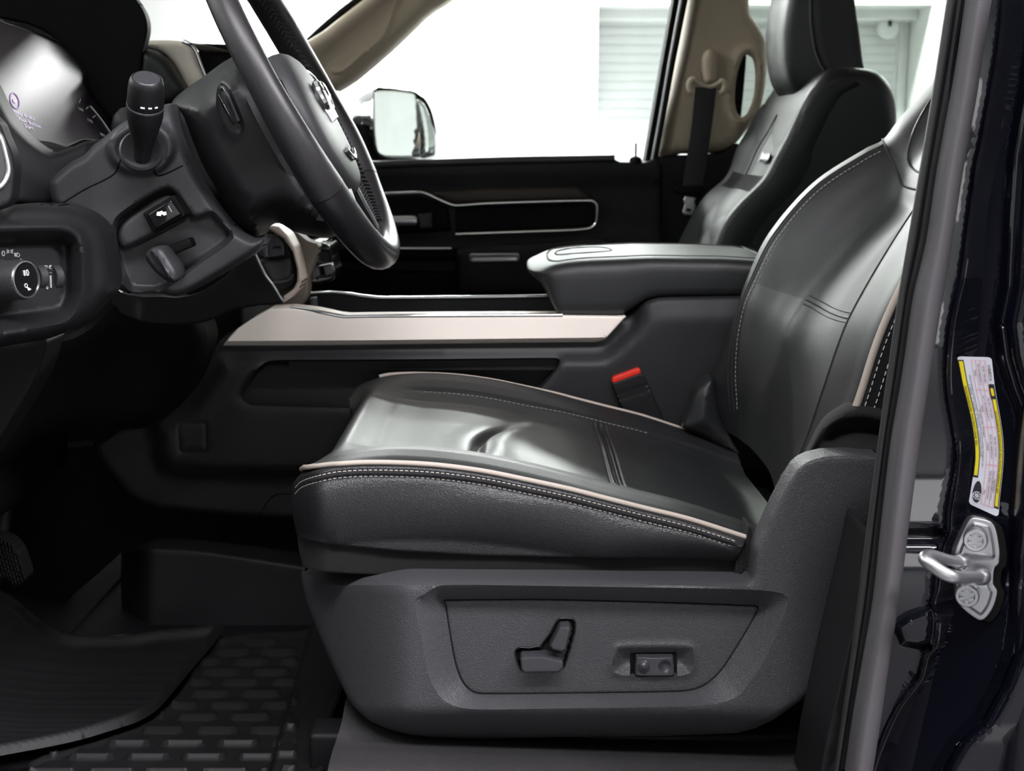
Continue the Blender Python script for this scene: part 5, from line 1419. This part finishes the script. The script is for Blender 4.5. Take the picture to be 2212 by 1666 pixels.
# ================================================================ passenger door
YD = 2.76
pd_ = thing('front_passenger_door', 'black front passenger door with chrome outlined trim panel and clear window', 'door', P(1100, 700, YD))
zsill = P(1100, 352, YD).z
relief('door_panel', [(560, 372), (700, 366), (800, 361), (900, 356.5), (1100, 350), (1331, 344.5), (1340, 349), (1390, 350), (1418, 342), (1430, 360), (1430, 1000), (560, 1000)], PLB, pd_, YD, lambda x, y, d: .003 * np.exp(-((x - 1322) / 3)**2) + .006 * sstep(385, 400, y) - .02 * sstep(500, 540, y) , sp=22, er=6, eh=.012, thick=.08)
tube('sill_cap', [P(700, 363, YD + .004), P(800, 357, YD + .004), P(900, 353, YD + .004), P(1100, 347, YD + .004), P(1328, 342.5, YD + .004)], .0085, SWT, pd_, 8)
def px(pts, Y): return [P(a, b, Y) for a, b in pts]
relief('wood_trim', [(924, 417), (928, 414), (1044, 407), (1239, 403.5), (1252, 406), (1263, 413), (1287, 434), (1272, 435), (1044, 440), (985, 444), (972, 442)], WOOD, pd_, YD - .016, sp=9, er=9, eh=.010, thick=.03)
tube('chrome_outline', px([(700, 423), (832, 418), (880, 416), (908, 415.5), (922, 419), (948, 431), (974, 442), (990, 444), (1044, 440), (1160, 436), (1270, 433.5), (1283, 436), (1289, 445), (1289.5, 465), (1287, 482), (1280, 490), (1268, 494.5), (1234, 497.5), (1100, 502), (984, 506)], YD - .012), .0034, CHR, pd_, 8, n=3)
relief('inner_panel', [(984, 450), (1044, 446), (1270, 440), (1282, 450), (1282, 480), (1266, 488), (1100, 496), (984, 501)], PLK, pd_, YD - .003, sp=18, er=3, eh=.002, thick=.01)
relief('handle_recess', [(820, 426), (905, 422), (968, 448), (976, 500), (860, 506), (820, 500)], PLK, pd_, YD - .002, sp=14, er=8, eh=.006, thick=.01)
relief('inside_handle', [(800, 466), (895, 465), (902, 469), (903, 484), (898, 489), (800, 492)], SAT, pd_, YD - .03, lambda x, y, d: -.004 * np.sin((y - 465) / 26 * math.pi), sp=6, er=5, eh=.005, thick=.015)
relief('handle_bracket', [(903, 463), (930, 460), (934, 464), (934, 494), (905, 495)], PLD, pd_, YD - .024, sp=8, er=4, eh=.004, thick=.03)
tube('switch_strip', px([(780, 539), (860, 537.5), (975, 537)], YD - .055), .003, SAT, pd_, 8)
relief('armrest_front', [(700, 539), (860, 536), (978, 536), (984, 545), (984, 562), (700, 566)], PLK, pd_, YD - .05, sp=18, er=7, eh=.01, thick=.06)
relief('armrest_pad', [(984, 540), (1010, 532), (1100, 528), (1180, 524), (1300, 515), (1330, 520), (1330, 640), (984, 640)], PLB, pd_, YD - .055, sp=18, er=12, eh=.02, thick=.06)
pc_ = relief('pull_cup_frame', [(1014, 551), (1018, 548), (1119, 547.5), (1122, 551), (1121, 561), (1116, 565), (1020, 566), (1015, 562)], SAT, pd_, YD - .060, lambda x, y, d: .004 * sstep(2, 4, d), sp=4, er=1.5, eh=.001, thick=.015)
relief('door_pocket', [(700, 580), (900, 585), (1140, 590), (1140, 700), (700, 700)], PLK, pd_, YD - .03, sp=30, er=10, eh=.01, thick=.03)
lk = P(1373, 346, YD + .01)
tube('lock_pin', [lk + Vector((0, 0, -.02)), lk + Vector((0, 0, .034))], .0028, SAT, pd_, 8)
lathe('lock_grommet', [(.014, -.006), (.012, .004), (.006, .008), (.003, .008)], lk, (0, 0, 1), PLK, pd_, 20)
# window frame at the post and glass
wf = [(1462, -60), (1455, 0), (1431, 135), (1408, 268), (1393, 350), (1404, 350), (1418, 268), (1441, 135), (1466, 0), (1472, -60)]
relief('window_frame', wf, PLK, pd_, YD + .02, sp=16, er=2, eh=.002, thick=.06)
relief('frame_strip', [(1473, -60), (1467, 0), (1442, 135), (1419, 268), (1404, 350), (1412, 350), (1427, 268), (1450, 135), (1476, 0), (1482, -60)], SAT, pd_, YD + .015, sp=16, er=3, eh=.004, thick=.03)
relief('frame_seal', [(1483, -60), (1476, 0), (1450, 135), (1427, 268), (1411, 350), (1420, 350), (1435, 268), (1459, 135), (1486, 0), (1492, -60)], PLK, pd_, YD + .01, sp=16, er=2, eh=.002, thick=.04)
gv_ = [P(735, 372, YD + .05), P(1400, 352, YD + .05), P(1478, -60, YD + .05), P(940, -60, YD + .05), P(860, 90, YD + .05)]
prism('window_glass', gv_, (0, .004, 0), CLR, pd_)
# mirror outside
mi = thing('side_mirror', 'chrome backed wing mirror outside the front passenger window', 'mirror', P(850, 350, 2.98))
msh = sm([(752, 262), (756, 238), (764, 220), (774, 207), (795, 195), (812, 188), (840, 187), (870, 191), (896, 197), (915, 208), (926, 222), (935, 240), (942, 270), (946, 300), (947, 322), (944, 336), (937, 343), (900, 347), (850, 347), (826, 344), (812, 334), (806, 310), (800, 284), (776, 276), (764, 268)], 3)
relief('chrome_shell', msh, CHR, mi, plane(P(780, 240, 3.03), (-.25, -.95, .20)), sp=14, er=16, eh=.03, thick=.10)
relief('mirror_frame', sm([(806, 200), (815, 189), (840, 190), (870, 193), (896, 199), (914, 210), (925, 225), (933, 243), (940, 272), (944, 302), (945, 322), (941, 336), (934, 341), (900, 345), (850, 345), (828, 342), (812, 330), (806, 300)], 3), PLK, mi, 2.985, sp=12, er=4, eh=.003, thick=.04)
relief('main_glass', sm([(808, 214), (812, 198), (840, 196), (870, 198), (893, 202), (899, 210), (902, 250), (904, 300), (903, 335), (896, 341), (860, 341), (832, 338), (815, 326), (809, 280)], 3), MIR, mi, plane(P(850, 270, 2.975), (.16, -1, .02)), sp=14, er=2, eh=.001, thick=.01)
relief('convex_glass', sm([(901, 216), (912, 220), (922, 236), (931, 262), (938, 300), (939, 322), (934, 336), (908, 341), (907, 300), (904, 250)], 3), MIR, mi, plane(P(920, 280, 2.972), (.10, -1, .05)), lambda x, y, d: -.003 * np.clip(d / 16, 0, 1), sp=8, er=2, eh=.001, thick=.01)
relief('mirror_arm', sm([(740, 270), (765, 262), (788, 270), (798, 286), (806, 310), (812, 335), (830, 346), (886, 350), (886, 358), (740, 366)], 3), PLK, mi, 3.02, sp=14, er=8, eh=.02, thick=.08)

# ================================================================ far posts, belt, windscreen
fp = thing('passenger_post_trim', 'beige plastic post trim with oval grab opening behind the front passenger door', 'pillar trim', P(1520, 340, 2.80))
po = [(1494, -60), (1487, 0), (1470, 100), (1448, 200), (1419, 335), (1470, 333), (1536, 331), (1566, 325), (1580, 318), (1600, 298), (1626, 262), (1638, 244), (1646, 222), (1653, 184), (1657, 140), (1656, 104), (1652, 82), (1640, 58), (1625, 38), (1619, 20), (1618, 0), (1616, -60)]
hole = sm([(1621, 117), (1630, 124), (1635, 138), (1637, 163), (1634, 202), (1627, 228), (1617, 246), (1605, 254), (1596, 250), (1590, 238), (1587, 214), (1590, 172), (1598, 140), (1606, 122), (1613, 117)], 3)
def post_h(x, y, d):
    le = np.interp(y, [-60, 0, 335], [1494, 1487, 1419])
    dh = dist(x, y, np.array(hole))
    return .03 * sstep(36, 0, x - le) * .6 - .012 * np.exp(-((dh - 10) / 9)**2) + .004 * np.exp(-((x - (le + 40)) / 3)**2) + .02 * np.clip(1 - d / 22, 0, 1)**2
pt_ = relief('post_cover', sm(po, 2), BEI, fp, 2.79, post_h, sp=9, er=8, eh=.012, holes=[hole], thick=.03, ang=60)
relief('lower_post_cover', [(1416, 338), (1470, 335), (1536, 333), (1566, 327), (1590, 310), (1700, 330), (1700, 640), (1380, 640), (1395, 345)], PLB, fp, 2.80, sp=24, er=5, eh=.004, thick=.08)
relief('door_post', [(1560, -60), (1612, -60), (1614, 60), (1612, 130), (1606, 200), (1596, 300), (1500, 320)], PLK, fp, 2.86, sp=24, er=3, eh=.003, thick=.05)
sb = thing('passenger_seat_belt', 'black seat belt with beige loop and silver latch tongue on the far post', 'seat belt', P(1490, 470, 2.76))
relief('loop_cover', sm([(1533, 106), (1545, 110), (1552, 122), (1552, 150), (1547, 176), (1534, 184), (1521, 176), (1515, 150), (1516, 122), (1523, 110)], 4), BEI, sb, 2.755, sp=6, er=16, eh=.025, thick=.04)
tube('belt_loop', px([(1499, 200), (1491, 194), (1490, 180), (1498, 173), (1512, 182), (1534, 188), (1553, 180), (1560, 176), (1566, 184), (1563, 196), (1555, 202)], 2.752), [.006, .007, .0075, .007, .005, .005, .005, .007, .0075, .007, .006], BEI, sb, 10, n=4)
mbx = MB()
bw = [(1502, 188, 1548, 190), (1497, 240, 1542, 240), (1490, 300, 1534, 300), (1480, 360, 1525, 360), (1473, 408, 1517, 408)]
rows = [[P(a, b, 2.750), P((a + c) / 2, (b + d) / 2, 2.748), P(c, d, 2.750), P(c, d, 2.752), P((a + c) / 2, (b + d) / 2, 2.751), P(a, b, 2.752)] for a, b, c, d in bw]
loft('webbing', rows, WEB, sb, 4, 1, cv=True, caps=True, ang=30)
relief('webbing_stop', [(1462, 402), (1518, 400), (1522, 412), (1512, 420), (1466, 420), (1458, 412)], PLK, sb, 2.742, sp=8, er=4, eh=.004, thick=.02)
relief('latch_tongue', [(1480, 424), (1504, 428), (1500, 436), (1503, 446), (1500, 460), (1494, 466), (1477, 464), (1474, 458), (1479, 442), (1476, 432)], SAT, sb, 2.744, sp=5, er=2, eh=.001, holes=[np.array([(1483, 450), (1494, 452), (1492, 458), (1482, 456)], float)], thick=.004)
ap = thing('windscreen_post_trim', 'beige windscreen post trim with moulded grab handle above the wing mirror', 'pillar trim', P(740, 190, 2.75))
ao = [(640, 104), (700, 66), (740, 34), (784, 0), (860, -60), (1050, -60), (962, 7), (940, 20), (919, 36), (880, 74), (843, 109), (800, 146), (767, 173), (745, 187), (728, 197), (684, 186), (652, 140)]
GRO = np.array(sm([(716, 158), (726, 161), (742, 156), (790, 122), (828, 88), (840, 60), (856, 16), (872, -20), (866, -24), (846, 14), (834, 54), (818, 82), (782, 112), (742, 146), (728, 150), (716, 148)], 3))
def ap_h(x, y, d):
    q = (x - 676) * .60 + (y - 84) * .80                     # across the post
    h = .02 * np.clip(1 - d / 26, 0, 1)**2
    h = h - .016 * inpoly(x, y, GRO) * np.clip(dist(x, y, GRO) / 7, 0, 1)
    dg = dist(x, y, np.array([(700, 140), (750, 96), (800, 52), (856, 4), (900, -40)]), False)
    return h + .012 * np.exp(-(dg / 26)**2) + .004 * np.exp(-(dist(x, y, np.array([(694, 126), (760, 66), (850, -8)]), False) / 3)**2)
relief('post_cover', ao, BEI, ap, plane(P(830, 60, 2.735), (.42, -.9, -.05)), ap_h, sp=7, er=8, eh=.012, thick=.05, ang=70, cre=loops(GRO, (0, 3, 7)))
tube('windscreen_seal', px([(668, 92), (700, 62), (740, 28), (782, -4), (850, -62)], 2.76), .010, PLK, ap, 8)
wsn = thing('windscreen', 'large clear windscreen ahead of the dashboard', 'windscreen', (-.85, 1.95, 1.42))
prism('windscreen_glass', [(-1.0, 1.02, 1.30), (-1.0, 2.86, 1.30), (-.24, 2.80, 2.03), (-.24, 1.06, 2.03)], (.004, 0, .004), CLR, wsn)
# ================================================================ camera and picture settings
cam = bpy.data.cameras.new('camera'); co = bpy.data.objects.new('camera', cam); COL.objects.link(co)
co.location = (0, 0, CAMZ); co.rotation_euler = (math.pi / 2 - PITCH, 0, 0)
cam.sensor_width = 36; cam.sensor_fit = 'HORIZONTAL'; cam.lens = 36 * F / W; cam.clip_start = .05
cam.dof.use_dof = True; cam.dof.focus_distance = 1.28; cam.dof.aperture_fstop = 11
SC.camera = co
w = bpy.data.worlds.new('garage air'); SC.world = w; w.use_nodes = True
w.node_tree.nodes['Background'].inputs[0].default_value = (.9, .95, 1, 1); w.node_tree.nodes['Background'].inputs[1].default_value = .02
vs = SC.view_settings; vs.view_transform = 'Standard'; vs.look = 'None'; vs.gamma = 1; vs.use_curve_mapping = False; vs.exposure = EXPO
SC.cycles.use_denoising = True
SC.cycles.max_bounces = 6; SC.cycles.diffuse_bounces = 3; SC.cycles.glossy_bounces = 4; SC.cycles.transparent_max_bounces = 10
SC.cycles.use_adaptive_sampling = True; SC.cycles.adaptive_threshold = .06
SC.cycles.sample_clamp_indirect = 6
